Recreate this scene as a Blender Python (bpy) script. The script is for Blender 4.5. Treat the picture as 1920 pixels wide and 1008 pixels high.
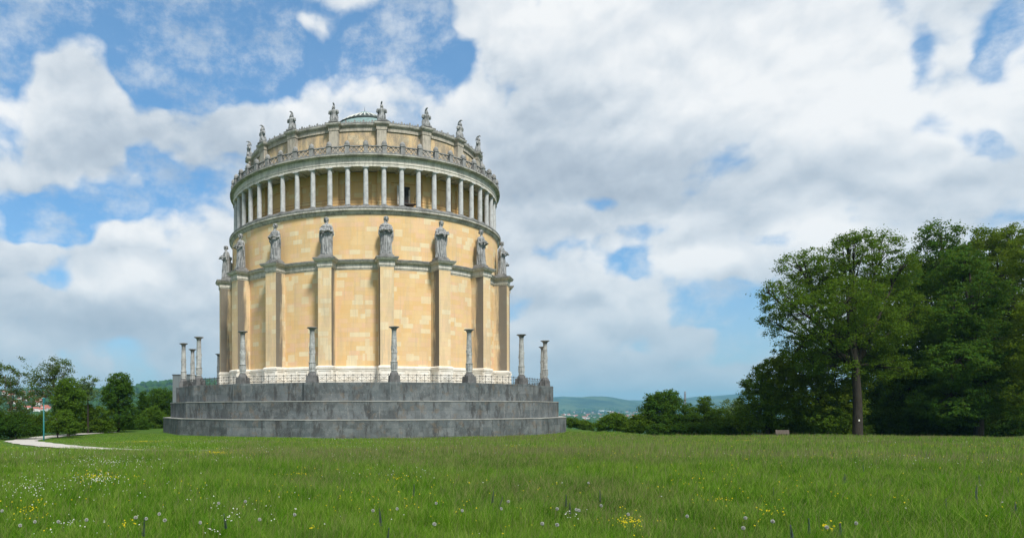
import bpy, bmesh, math, random
import numpy as np
from mathutils import Vector, Matrix, noise as mnoise
R_ = math.radians
sc = bpy.context.scene
COL = sc.collection
for o in list(bpy.data.objects): bpy.data.objects.remove(o)

# ------------------------------------------------------------------ camera
EYE = 3.4; F = 1250.0; PX = 685.0; PY = 764.5
cam = bpy.data.objects.new('camera', bpy.data.cameras.new('camera')); COL.objects.link(cam)
cam.location = (0, 0, EYE); cam.rotation_euler = (R_(90), R_(0.12), 0)
cam.data.sensor_width = 36; cam.data.lens = 36 * F / 1920
cam.data.shift_x = (960 - PX) / 1920; cam.data.shift_y = (PY - 504) / 1920
cam.data.clip_start = 0.1; cam.data.clip_end = 40000
sc.camera = cam

# ------------------------------------------------------------------ exposure, sun
sc.view_settings.view_transform = 'Standard'; sc.view_settings.look = 'None'
sc.view_settings.gamma = 1; sc.view_settings.use_curve_mapping = False
EXPO = 0.85
sc.view_settings.exposure = EXPO
SUN_EL, SUN_AZ = 52, 22          # sun behind the camera, a little to the right
sl = bpy.data.lights.new('sun', 'SUN'); sl.energy = 2.8; sl.angle = R_(12); sl.color = (1.0, 0.955, 0.88)
so = bpy.data.objects.new('sun', sl); COL.objects.link(so)
sd = Vector((math.sin(R_(SUN_AZ)) * math.cos(R_(SUN_EL)), -math.cos(R_(SUN_AZ)) * math.cos(R_(SUN_EL)), math.sin(R_(SUN_EL))))
so.rotation_euler = sd.to_track_quat('Z', 'Y').to_euler(); so.location = (30, -60, 90)

# ------------------------------------------------------------------ node helper
class NT:
    def __init__(s, nt): s.nt = nt; nt.nodes.clear()
    def n(s, typ, ins=(), **props):
        nd = s.nt.nodes.new(typ)
        for k, v in props.items(): setattr(nd, k, v)
        items = ins.items() if isinstance(ins, dict) else enumerate(ins)
        for k, v in items:
            if v is None: continue
            if isinstance(v, bpy.types.NodeSocket): s.nt.links.new(v, nd.inputs[k])
            else:
                try: nd.inputs[k].default_value = v
                except TypeError: nd.inputs[k].default_value = tuple(v) + (1,)
        return nd
    def m(s, op, a, b=None, c=None, clamp=False):
        return s.n('ShaderNodeMath', [a, b, c], operation=op, use_clamp=clamp).outputs[0]
    def vm(s, op, a, b=None):
        nd = s.n('ShaderNodeVectorMath', [a, b], operation=op)
        return nd.outputs['Value'] if op in ('LENGTH', 'DOT_PRODUCT') else nd.outputs[0]
    def noise(s, vec, scale, detail=4, rough=0.55, dist=0.0, col=False, dim='3D'):
        nd = s.n('ShaderNodeTexNoise', {'Vector': vec, 'Scale': scale, 'Detail': detail, 'Roughness': rough, 'Distortion': dist}, noise_dimensions=dim)
        return nd.outputs['Color' if col else 'Fac']
    def ss(s, x, a, b, lo=0.0, hi=1.0):
        return s.n('ShaderNodeMapRange', {'Value': x, 'From Min': a, 'From Max': b, 'To Min': lo, 'To Max': hi}, interpolation_type='SMOOTHSTEP').outputs[0]
    def mix(s, f, a, b, mode='MIX'):
        nd = s.nt.nodes.new('ShaderNodeMix'); nd.data_type = 'RGBA'; nd.blend_type = mode
        for sock, v in ((nd.inputs[0], f), (nd.inputs[6], a), (nd.inputs[7], b)):
            if isinstance(v, bpy.types.NodeSocket): s.nt.links.new(v, sock)
            elif isinstance(v, (int, float)): sock.default_value = v
            else: sock.default_value = tuple(v)[:3] + (1,)
        return nd.outputs[2]
    def ramp(s, f, stops, interp='LINEAR'):
        nd = s.n('ShaderNodeValToRGB', [f]); cr = nd.color_ramp; cr.interpolation = interp
        while len(cr.elements) < len(stops): cr.elements.new(0.5)
        for e, (p, c) in zip(cr.elements, stops): e.position = p; e.color = tuple(c)[:3] + (1,)
        return nd.outputs[0]
    def sep(s, v):
        nd = s.n('ShaderNodeSeparateXYZ', [v]); return nd.outputs[0], nd.outputs[1], nd.outputs[2]
    def comb(s, x, y, z=0.0): return s.n('ShaderNodeCombineXYZ', [x, y, z]).outputs[0]
    def scale(s, v, k): return s.vm('MULTIPLY', v, k)

def newmat(name):
    m = bpy.data.materials.new(name); m.use_nodes = True
    return m, NT(m.node_tree)
def finish(t, color, rough=0.85, bump=None, bstr=0.3, bdist=0.05, spec=0.3, metal=0.0):
    ins = {'Base Color': color, 'Roughness': rough, 'Metallic': metal, 'Specular IOR Level': spec}
    if bump is not None:
        ins['Normal'] = t.n('ShaderNodeBump', {'Height': bump, 'Strength': bstr, 'Distance': bdist}).outputs[0]
    p = t.n('ShaderNodeBsdfPrincipled', ins)
    t.n('ShaderNodeOutputMaterial', [p.outputs[0]])

# ------------------------------------------------------------------ sky (world): Nishita with clouds laid out by compass direction
world = bpy.data.worlds.new('World'); sc.world = world; world.use_nodes = True
world.cycles.sampling_method = 'MANUAL'; world.cycles.sample_map_resolution = 512
def build_world():
    t = NT(world.node_tree)
    dirv = t.n('ShaderNodeTexCoord').outputs['Generated']
    x, y, z = t.sep(dirv)
    az = t.m('ARCTAN2', x, y); el = t.m('ARCSINE', z)
    p0 = t.comb(az, el, 0.0)
    w1 = t.vm('SUBTRACT', t.noise(t.comb(az, el, 1.7), 5.0, 3, .5, col=True, dim='2D'), (0.5, 0.5, 0.5))
    w2 = t.vm('SUBTRACT', t.noise(t.comb(az, el, 5.3), 22.0, 3, .5, col=True, dim='2D'), (0.5, 0.5, 0.5))
    p = t.vm('ADD', t.vm('ADD', p0, t.scale(w1, (.12, .08, 0))), t.scale(w2, (.016, .012, 0)))
    def D(px, py):
        u = (px - PX) / F; w = (PY - py) / F
        a = math.atan(u); return a, math.atan(w * math.cos(a))
    def field(blobs, q, base):
        acc = base
        for (px, py, rx, ry, k) in blobs:
            a, e = D(px, py); ca = math.cos(a)
            ra = rx / F * ca * ca * 1.15; re = ry / F * ca * 1.1
            d = t.vm('LENGTH', t.vm('MULTIPLY', t.vm('SUBTRACT', q, (a, e, 0)), (1 / ra, 1 / re, 0)))
            f = t.n('ShaderNodeMapRange', {'Value': d, 'From Min': 1.5, 'From Max': 0.1, 'To Min': 0.0, 'To Max': k}, interpolation_type='SMOOTHSTEP').outputs[0]
            acc = t.m('ADD', acc, f)
        return acc
    def puff(q):
        # billowing cumulus structure: fractal cells plus fine noise
        qq = t.scale(q, (1.0, 1.35, 0.0))
        v = t.n('ShaderNodeTexVoronoi', {'Vector': qq, 'Scale': 9.0, 'Detail': 2.0, 'Roughness': .5, 'Lacunarity': 2.3}, feature='F1', normalize=True, voronoi_dimensions='2D').outputs['Distance']
        n = t.noise(qq, 6.5, 7, .52, dim='2D')
        return t.m('ADD', t.m('MULTIPLY', t.m('SUBTRACT', .42, v), 1.0), t.m('MULTIPLY', t.m('SUBTRACT', n, .5), 2.0))
    blue = [(110, 20, 170, 60, -.8), (330, 70, 170, 80, -.85), (530, 70, 160, 85, -.95), (740, 90, 120, 70, -.85), (20, 110, 60, 50, -.7),
            (390, 150, 110, 35, -.5), (800, 120, 60, 45, -.5), (240, 130, 50, 60, -.6),
            (60, 415, 110, 34, -.8), (205, 385, 100, 40, -.75), (275, 300, 60, 40, -.5), (110, 450, 130, 20, -.5), (330, 350, 50, 30, -.3),
            (1880, 245, 70, 40, -.85), (1908, 40, 40, 50, -.5), (1415, 60, 40, 40, -.42), (1725, 130, 36, 60, -.34), (1790, 230, 50, 36, -.45),
            (1190, 520, 110, 34, -.62), (1330, 575, 100, 38, -.6), (1110, 395, 90, 16, -.35), (1490, 470, 60, 22, -.4), (1390, 640, 60, 40, -.45), (1040, 480, 60, 24, -.3),
            (1250, 450, 80, 22, -.3), (1180, 640, 100, 20, -.35), (260, 640, 100, 20, -.3), (60, 520, 60, 16, -.3),
            (640, 50, 50, 26, .42), (150, 65, 40, 24, .38), (860, 40, 60, 50, .4),
            (1300, 495, 75, 30, .75), (1090, 570, 90, 28, .40), (1130, 605, 60, 20, .4), (1300, 632, 60, 16, .4), (230, 520, 80, 50, .4), (360, 75, 40, 14, .34), (610, 45, 40, 22, .2), (560, 20, 40, 14, .3), (470, 40, 40, 12, .25), (150, 560, 260, 60, .38), (1350, 420, 130, 40, .25), (1000, 350, 160, 80, .25), (1750, 180, 120, 60, .15), (980, 640, 260, 50, .30), (1100, 430, 160, 40, .2), (300, 640, 200, 30, .3), (1350, 700, 300, 24, .25),
            (130, 200, 90, 80, .4), (640, 150, 120, 40, .45), (1250, 150, 400, 160, .4), (1550, 350, 300, 60, .35)]
    pq = t.vm('ADD', t.vm('ADD', p0, t.scale(w1, (.035, .025, 0))), t.scale(w2, (.016, .012, 0)))
    fb = puff(pq)
    base = field(blue, p, .32)
    dens = t.m('ADD', base, t.m('MULTIPLY', fb, .90))
    mask = t.ss(dens, -.06, .40)
    wisp = t.noise(t.comb(t.m('MULTIPLY', az, .7), el, 8.0), 14.0, 6, .66, dim='2D')
    mask = t.m('MAXIMUM', mask, t.ss(wisp, .40, .72, 0.05, .62))
    # brightness of the cloud: white tops, grey bases
    br = [(1100, 280, 190, 130, -.24), (960, 230, 110, 100, -.10), (1330, 330, 220, 60, -.22), (1600, 360, 260, 50, -.15), (330, 250, 150, 100, -.26), (130, 310, 110, 70, -.22),
          (170, 600, 240, 40, -.34), (80, 160, 90, 50, .1), (640, 150, 110, 50, .35), (860, 190, 90, 50, .2), (215, 520, 90, 40, .4), (1300, 490, 60, 26, .4),
          (1300, 160, 260, 130, .30), (1640, 200, 250, 120, .28), (1030, 50, 140, 70, .28), (10, 225, 60, 40, .4), (1720, 330, 80, 20, .2), (560, 330, 130, 60, -.15),
          (1120, 600, 130, 26, .2), (960, 420, 150, 80, -.14), (1520, 430, 90, 50, .25), (1900, 120, 60, 60, .25), (300, 430, 110, 60, .12), (1250, 700, 300, 30, -.1)]
    b = field(br, p0, .62)
    edge = t.m('MULTIPLY', t.m('SUBTRACT', fb, puff(t.vm('ADD', pq, (.006, .018, 0)))), .54)
    thick = t.m('MULTIPLY', t.ss(dens, .15, 1.1), -.12)
    b = t.m('ADD', t.m('ADD', b, edge), t.m('ADD', thick, t.m('MULTIPLY', fb, .14)))
    cl = t.ramp(b, [(0.0, (.38, .45, .54)), (.35, (.54, .61, .69)), (.62, (.74, .79, .84)), (.92, (.96, .97, .975))])
    # thin air between clouds: the clear blue, from the Sky Texture
    sky = t.n('ShaderNodeTexSky', sky_type='NISHITA', sun_disc=False, sun_elevation=R_(SUN_EL), sun_rotation=R_(180 - SUN_AZ),
              altitude=400, air_density=1.0, dust_density=.4, ozone_density=2.0)
    STR = 0.10
    G = 2 ** EXPO
    skyc = t.mix(1.0, sky.outputs[0], (.66, 1.0, 1.08), 'MULTIPLY')
    dk = t.ss(el, R_(4), R_(32), .62, 1.0); skyc = t.mix(1.0, skyc, t.comb(dk, dk, t.m('ADD', t.m('MULTIPLY', dk, .8), .2)), 'MULTIPLY')
    k = 1 / (STR * G)
    clc = t.mix(1.0, cl, (k, k, k), 'MULTIPLY')
    c = t.mix(t.m('MULTIPLY', mask, .97), skyc, clc)
    low = t.ss(el, R_(13), R_(1), 0.0, .6)
    c = t.mix(low, c, tuple(v * k for v in (.43, .545, .65)))
    bg = t.n('ShaderNodeBackground', {'Color': c, 'Strength': STR})
    t.n('ShaderNodeOutputWorld', [bg.outputs[0]])
build_world()

# ------------------------------------------------------------------ mesh helpers
def link(o, parent=None):
    COL.objects.link(o)
    if parent is not None: o.parent = parent
    return o
def tag(o, label=None, cat=None, group=None, kind=None):
    if label: o['label'] = label
    if cat: o['category'] = cat
    if group: o['group'] = group
    if kind: o['kind'] = kind
    return o
def empty(name, loc=(0, 0, 0), rz=0):
    o = bpy.data.objects.new(name, None); COL.objects.link(o); o.location = loc; o.rotation_euler = (0, 0, rz)
    o.empty_display_size = .5
    return o
class MB:
    def __init__(s): s.v = []; s.f = []; s.uv = []; s.mi = []
    def quad(s, a, b, c, d, uv=None, mi=0):
        i = len(s.v); s.v += [a, b, c, d]; s.f.append((i, i + 1, i + 2, i + 3)); s.uv.append(uv or [(0, 0)] * 4); s.mi.append(mi)
    def box(s, c, size, rz=0.0, M=None, mi=0, taper=1.0):
        hx, hy, hz = size[0] / 2, size[1] / 2, size[2] / 2
        pts = []
        for sz in (-1, 1):
            k = taper if sz > 0 else 1
            for sx, sy in ((-1, -1), (1, -1), (1, 1), (-1, 1)):
                p = Vector((sx * hx * k, sy * hy * k, sz * hz))
                if rz: p = Matrix.Rotation(rz, 3, 'Z') @ p
                p = p + Vector(c)
                if M is not None: p = M @ p
                pts.append(p)
        i = len(s.v); s.v += [tuple(p) for p in pts]
        for f, (du, dv) in (((0, 3, 2, 1), (0, 1)), ((4, 5, 6, 7), (0, 1)), ((0, 1, 5, 4), (0, 2)), ((1, 2, 6, 5), (1, 2)), ((2, 3, 7, 6), (0, 2)), ((3, 0, 4, 7), (1, 2))):
            s.f.append(tuple(i + j for j in f))
            s.uv.append([(pts[j][du] if True else 0, pts[j][dv]) for j in f]); s.mi.append(mi)
        return s
    def lathe(s, prof, n=24, c=(0, 0, 0), a0=0, a1=360, cap=False, mi=0, rad=None):
        full = abs(a1 - a0 - 360) < 1e-6
        cols = n if full else n + 1
        i0 = len(s.v); vl = [0.0]
        for j in range(1, len(prof)): vl.append(vl[-1] + math.hypot(prof[j][0] - prof[j - 1][0], prof[j][1] - prof[j - 1][1]))
        for r, z in prof:
            for k in range(cols):
                a = R_(a0 + (a1 - a0) * k / n)
                s.v.append((c[0] + r * math.sin(a), c[1] - r * math.cos(a), c[2] + z))
        for j in range(len(prof) - 1):
            for k in range(n):
                k2 = (k + 1) % cols if full else k + 1
                s.f.append((i0 + j * cols + k, i0 + j * cols + k2, i0 + (j + 1) * cols + k2, i0 + (j + 1) * cols + k))
                rr = max(prof[j][0], prof[j + 1][0]); u0 = R_(a0 + (a1 - a0) * k / n) * rr; u1 = R_(a0 + (a1 - a0) * (k + 1) / n) * rr
                va, vb = prof[j][1] + (vl[j] - prof[j][1]) * 0, prof[j + 1][1]
                if abs(vb - va) < 1e-6: vb = va + (vl[j + 1] - vl[j])
                s.uv.append([(u0, va), (u1, va), (u1, vb), (u0, vb)]); s.mi.append(mi)
        if cap and full:
            s.f.append(tuple(i0 + (len(prof) - 1) * cols + k for k in range(cols))); s.uv.append([(0, 0)] * cols); s.mi.append(mi)
            s.f.append(tuple(i0 + k for k in reversed(range(cols)))); s.uv.append([(0, 0)] * cols); s.mi.append(mi)
        return s
    def tube(s, path, rad, n=8, mi=0):
        path = [Vector(p) for p in path]; i0 = len(s.v); N = len(path)
        up = Vector((0, 0, 1)); prev = None
        for j, p in enumerate(path):
            d = (path[min(j + 1, N - 1)] - path[max(j - 1, 0)]).normalized()
            if prev is None:
                a = d.cross(up)
                if a.length < 1e-3: a = d.cross(Vector((1, 0, 0)))
                a.normalize()
            else: a = (prev - d * prev.dot(d)).normalized()
            prev = a; b = d.cross(a)
            r = rad[j] if hasattr(rad, '__len__') else rad
            for k in range(n):
                t = 2 * math.pi * k / n; s.v.append(tuple(p + (a * math.cos(t) + b * math.sin(t)) * r))
        for j in range(N - 1):
            for k in range(n):
                k2 = (k + 1) % n
                s.f.append((i0 + j * n + k, i0 + j * n + k2, i0 + (j + 1) * n + k2, i0 + (j + 1) * n + k))
                s.uv.append([(k / n, j), ((k + 1) / n, j), ((k + 1) / n, j + 1), (k / n, j + 1)]); s.mi.append(mi)
        for base, rev in ((i0, True), (i0 + (N - 1) * n, False)):
            ks = list(range(n));
            if rev: ks.reverse()
            s.f.append(tuple(base + k for k in ks)); s.uv.append([(0, 0)] * n); s.mi.append(mi)
        return s
    def ell(s, c, r, nu=16, nv=10, M=None):
        i0 = len(s.v)
        for j in range(nv + 1):
            th = math.pi * j / nv
            for k in range(nu):
                ph = 2 * math.pi * k / nu
                p = Vector((r[0] * math.sin(th) * math.cos(ph), r[1] * math.sin(th) * math.sin(ph), r[2] * math.cos(th)))
                if M is not None: p = M @ p
                s.v.append(tuple(p + Vector(c)))
        for j in range(nv):
            for k in range(nu):
                k2 = (k + 1) % nu
                s.f.append((i0 + (j + 1) * nu + k, i0 + (j + 1) * nu + k2, i0 + j * nu + k2, i0 + j * nu + k)); s.uv.append([(0, 0)] * 4); s.mi.append(0)
        return s
    def loft(s, rings, closed=True, capends=True):
        i0 = len(s.v); n = len(rings[0])
        for r in rings: s.v += [tuple(p) for p in r]
        for j in range(len(rings) - 1):
            for k in range(n if closed else n - 1):
                k2 = (k + 1) % n
                s.f.append((i0 + j * n + k, i0 + j * n + k2, i0 + (j + 1) * n + k2, i0 + (j + 1) * n + k)); s.uv.append([(0, 0)] * 4); s.mi.append(0)
        if capends:
            s.f.append(tuple(i0 + k for k in reversed(range(n)))); s.uv.append([(0, 0)] * n); s.mi.append(0)
            s.f.append(tuple(i0 + (len(rings) - 1) * n + k for k in range(n))); s.uv.append([(0, 0)] * n); s.mi.append(0)
        return s
    def mesh(s, name, mats, smooth=False):
        me = bpy.data.meshes.new(name); me.from_pydata(s.v, [], s.f)
        uvl = me.uv_layers.new(name='UVMap')
        flat = np.array([c for f in s.uv for p in f for c in p], dtype=np.float32)
        uvl.data.foreach_set('uv', flat)
        if not isinstance(mats, (list, tuple)): mats = [mats]
        for m in mats: me.materials.append(m)
        me.polygons.foreach_set('material_index', s.mi)
        if smooth is True: me.polygons.foreach_set('use_smooth', [True] * len(s.f))
        me.update()
        if smooth == 'auto':
            me.polygons.foreach_set('use_smooth', [True] * len(s.f)); me.set_sharp_from_angle(angle=R_(35))
        return me
    def build(s, name, mats, parent=None, smooth=False):
        return link(bpy.data.objects.new(name, s.mesh(name, mats, smooth)), parent)
def remeshed(mb, name, mat, voxel, smooth_it=1):
    o = mb.build(name, mat); m = o.modifiers.new('r', 'REMESH'); m.mode = 'VOXEL'; m.voxel_size = voxel
    if smooth_it: s = o.modifiers.new('s', 'SMOOTH'); s.iterations = smooth_it; s.factor = .5
    dg = bpy.context.evaluated_depsgraph_get(); dg.update()
    me = bpy.data.meshes.new_from_object(o.evaluated_get(dg)); me.name = name
    me.materials.clear(); me.materials.append(mat)
    me.polygons.foreach_set('use_smooth', [True] * len(me.polygons))
    old = o.data; bpy.data.objects.remove(o); bpy.data.meshes.remove(old)
    return me
def npmesh(name, verts, faces_flat, sizes, mat, smooth=False):
    me = bpy.data.meshes.new(name); nv = len(verts)
    me.vertices.add(nv); me.vertices.foreach_set('co', np.ascontiguousarray(verts, dtype=np.float32).ravel())
    me.loops.add(len(faces_flat)); me.loops.foreach_set('vertex_index', faces_flat.astype(np.int32))
    me.polygons.add(len(sizes)); st = np.zeros(len(sizes), np.int32); st[1:] = np.cumsum(sizes)[:-1]
    me.polygons.foreach_set('loop_start', st)
    me.polygons.foreach_set('loop_total', sizes.astype(np.int32))
    me.materials.append(mat); me.update(calc_edges=True)
    if smooth: me.polygons.foreach_set('use_smooth', [True] * len(sizes))
    return me
def copy_tree(o, parent=None):
    c = o.copy(); COL.objects.link(c); c.parent = parent
    for ch in list(o.children): copy_tree(ch, c)
    return c

# ------------------------------------------------------------------ materials
def obj_rand(t): return t.n('ShaderNodeObjectInfo').outputs['Random']
def ashlar(name, cols, stain=None, bh=.62, bw=1.45, grime=.25, sidestain=False):
    m, t = newmat(name)
    uv = t.n('ShaderNodeUVMap', uv_map='UVMap').outputs[0]; u, v, _ = t.sep(uv)
    rnd = t.m('MULTIPLY', obj_rand(t), 57.0); uo = t.m('ADD', u, rnd)
    def blocks(off, H, W):
        row = t.m('FLOOR', t.m('DIVIDE', t.m('ADD', v, off), H))
        sh = t.n('ShaderNodeTexWhiteNoise', {'W': t.m('ADD', row, off)}, noise_dimensions='1D').outputs[0]
        col = t.m('FLOOR', t.m('DIVIDE', t.m('ADD', uo, t.m('MULTIPLY', sh, 3.0)), W))
        h = t.n('ShaderNodeTexWhiteNoise', {'Vector': t.comb(col, row, off)}, noise_dimensions='3D').outputs[0]
        return h
    h1 = blocks(0.0, bh, bw); h2 = blocks(7.3, bh * 2, bw * .85)
    c = t.ramp(h1, [(0, cols[0]), (.3, cols[1]), (.62, cols[2]), (.86, cols[3]), (.90, cols[3])], 'CONSTANT')
    c2 = t.ramp(h2, [(0, cols[0]), (.4, cols[1]), (.75, cols[2])], 'CONSTANT')
    c = t.mix(t.m('MULTIPLY', t.m('LESS_THAN', h1, .86), .35), c, c2)
    big = t.m('GREATER_THAN', blocks(3.1, bh * 1.6, bw * .75), .93); c = t.mix(t.m('MULTIPLY', big, .8), c, cols[3])
    # joints
    tc = t.n('ShaderNodeTexCoord').outputs['Object']
    g1 = t.noise(t.comb(t.m('MULTIPLY', uo, 1.0), t.m('MULTIPLY', v, .25), 0), .55, 5, .6)
    c = t.mix(t.ss(g1, .45, .62, 0, grime), c, (.46, .38, .25))
    g2 = t.noise(t.comb(uo, v, 3.0), 9.0, 3, .7); c = t.mix(t.ss(g2, .5, .8, 0, .18), c, (.36, .29, .20))
    g4 = t.noise(t.comb(uo, v, 9.0), 1.6, 4, .6); c = t.mix(t.ss(g4, .40, .72, 0, .20), c, (.66, .50, .32))
    st = t.noise(t.comb(t.m('MULTIPLY', uo, 2.2), t.m('MULTIPLY', v, .10), 5.0), 1.4, 5, .65)
    c = t.mix(t.ss(st, .52, .66, 0, grime * .8), c, (.36, .32, .26))
    fr = t.m('FRACT', t.m('DIVIDE', v, bh)); j = t.m('LESS_THAN', fr, .045); c = t.mix(t.m('MULTIPLY', j, .16), c, (.25, .18, .10))
    if stain:
        s1 = t.noise(t.comb(uo, t.m('MULTIPLY', v, .35), 2.0), .9, 6, .7)
        s2 = t.noise(t.comb(uo, v, 8.0), 7.0, 3, .8)
        k = t.m('ADD', s1, t.m('MULTIPLY', t.m('SUBTRACT', s2, .5), .5))
        c = t.mix(t.ss(k, stain[0], stain[1], 0, stain[2]), c, (.20, .18, .155))
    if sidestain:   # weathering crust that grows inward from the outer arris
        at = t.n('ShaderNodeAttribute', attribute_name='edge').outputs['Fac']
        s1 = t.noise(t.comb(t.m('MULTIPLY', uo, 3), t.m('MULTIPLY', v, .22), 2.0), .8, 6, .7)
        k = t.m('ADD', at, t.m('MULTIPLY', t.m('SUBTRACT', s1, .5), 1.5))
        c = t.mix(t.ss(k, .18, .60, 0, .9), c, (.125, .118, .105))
    finish(t, c, .9, t.m('ADD', g2, t.m('MULTIPLY', h1, .3)), .18, .02, .2)
    return m
OR = [(.70, .465, .215), (.72, .51, .26), (.72, .475, .29), (.73, .61, .39)]
M_wall = ashlar('orange_ashlar', OR)
M_butt = ashlar('orange_ashlar_weathered', [(.68, .50, .28), (.70, .53, .31), (.69, .50, .31), (.72, .61, .41)], grime=.45, sidestain=True, stain=(.56, .80, .35))
M_drum = ashlar('drum_stained_ashlar', [(.62, .45, .24), (.64, .47, .27), (.60, .43, .25), (.64, .52, .33)], stain=(.38, .62, .72), grime=.5)
M_inner = ashlar('gallery_ashlar', [(.66, .42, .17), (.68, .45, .19), (.66, .42, .19), (.68, .52, .26)], grime=.2)

def stone(name, base, dark, amt=.5, streak=.5, speck=.0, sc_=1.0, bump=.25, joints=0):
    m, t = newmat(name)
    tc = t.n('ShaderNodeTexCoord').outputs['Object']; r = obj_rand(t)
    p = t.vm('ADD', tc, t.comb(t.m('MULTIPLY', r, 31.0), t.m('MULTIPLY', r, 17.0), 0.0))
    x, y, z = t.sep(p)
    n1 = t.noise(p, .9 * sc_, 6, .65)
    n2 = t.noise(t.comb(t.m('MULTIPLY', x, 2.4), t.m('MULTIPLY', y, 2.4), t.m('MULTIPLY', z, .22)), 1.6 * sc_, 6, .68)
    n3 = t.noise(p, 14 * sc_, 3, .75)
    k = t.m('ADD', t.m('MULTIPLY', n1, 1 - streak), t.m('MULTIPLY', n2, streak))
    k = t.m('ADD', k, t.m('MULTIPLY', t.m('SUBTRACT', n3, .5), .45))
    c = t.mix(t.ss(k, .43, .60, 0, amt), base, dark)
    c = t.mix(t.ss(n3, .55, .8, 0, speck), c, tuple(min(.8, v * 1.9) for v in base))
    if joints:
        u, v, _ = t.sep(t.n('ShaderNodeUVMap', uv_map='UVMap').outputs[0])
        fr = t.m('FRACT', t.m('DIVIDE', u, joints)); c = t.mix(t.m('MULTIPLY', t.m('LESS_THAN', fr, .06), .5), c, dark)
    finish(t, c, .9, t.m('ADD', n3, n1), bump, .03, .2)
    return m
M_col = stone('granite_column', (.50, .51, .51), (.27, .275, .28), .65, .4, .12, 1.6)
M_ent = stone('pale_entablature_stone', (.62, .59, .52), (.27, .26, .235), .62, .6, 0, .8, joints=.55)
M_cor = stone('cornice_stone', (.52, .50, .45), (.17, .165, .15), .75, .35, 0, .8)
M_dark = stone('weathered_dark_stone', (.24, .24, .235), (.075, .075, .075), .75, .3, .15, 1.4)
M_balu = stone('balustrade_stone', (.29, .29, .285), (.11, .11, .11), .7, .4, .15, 1.6)
M_stat = stone('statue_stone', (.37, .375, .375), (.07, .074, .078), .9, .72, 0, 2.2)
M_soc = stone('white_socle_marble', (.76, .73, .66), (.46, .38, .27), .38, .3, 0, .7)
M_cand = stone('candelabrum_marble', (.42, .43, .42), (.15, .15, .145), .7, .45, .15, 1.8)
M_ped = stone('pedestal_stone', (.15, .15, .15), (.06, .06, .06), .7, .4, .2, 1.4)
M_pier = stone('drum_pier_stone', (.44, .40, .33), (.20, .185, .16), .7, .6, .1, 1.0)
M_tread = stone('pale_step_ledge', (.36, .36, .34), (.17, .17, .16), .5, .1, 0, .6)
def plain(name, c, rough=.7, metal=0, var=.25, sc_=6):
    m, t = newmat(name); tc = t.n('ShaderNodeTexCoord').outputs['Object']
    n = t.noise(tc, sc_, 4, .6); d = tuple(v * (1 - var) for v in c)
    finish(t, t.mix(n, tuple(min(.9, v * (1 + var * .6)) for v in c), d), rough, n, .1, .02, .3, metal); return m
M_iron = plain('wrought_iron', (.06, .06, .058), .6)
M_rust = plain('rust_red_rail', (.20, .09, .05), .7)
M_copper = plain('copper_patina', (.19, .285, .275), .6, 0, .7, 2.5)
M_cdark = plain('dark_lantern_frame', (.05, .065, .06), .5)
M_rib = plain('pale_lantern_rib', (.55, .56, .52), .5)
M_door = plain('painted_dark_opening', (.03, .03, .03), .8)
M_leafw = plain('pale_door_leaf', (.55, .52, .48), .7)
M_panel = plain('grey_metal_panel', (.15, .175, .185), .5, 0, .08, 1)
M_joint = plain('panel_joint', (.10, .11, .12), .7)
M_teal = plain('teal_paint', (.02, .16, .17), .5)
M_bench = plain('weathered_bench_wood', (.16, .13, .11), .85, 0, .4, 8)
M_bark = stone('tree_bark', (.045, .038, .029), (.015, .013, .011), .8, .8, 0, 3.0, .6)
M_barkl = stone('pale_bark', (.16, .14, .11), (.05, .045, .04), .8, .8, 0, 3.0, .6)
M_white = plain('white_plaster', (.78, .77, .72), .8, 0, .1)
M_redroof = plain('red_tile_roof', (.34, .10, .055), .85, 0, .3)
M_greyroof = plain('grey_roof', (.30, .30, .31), .8, 0, .2)
M_chim = plain('chimney_concrete', (.13, .10, .09), .9, 0, .2, .05)

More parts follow.
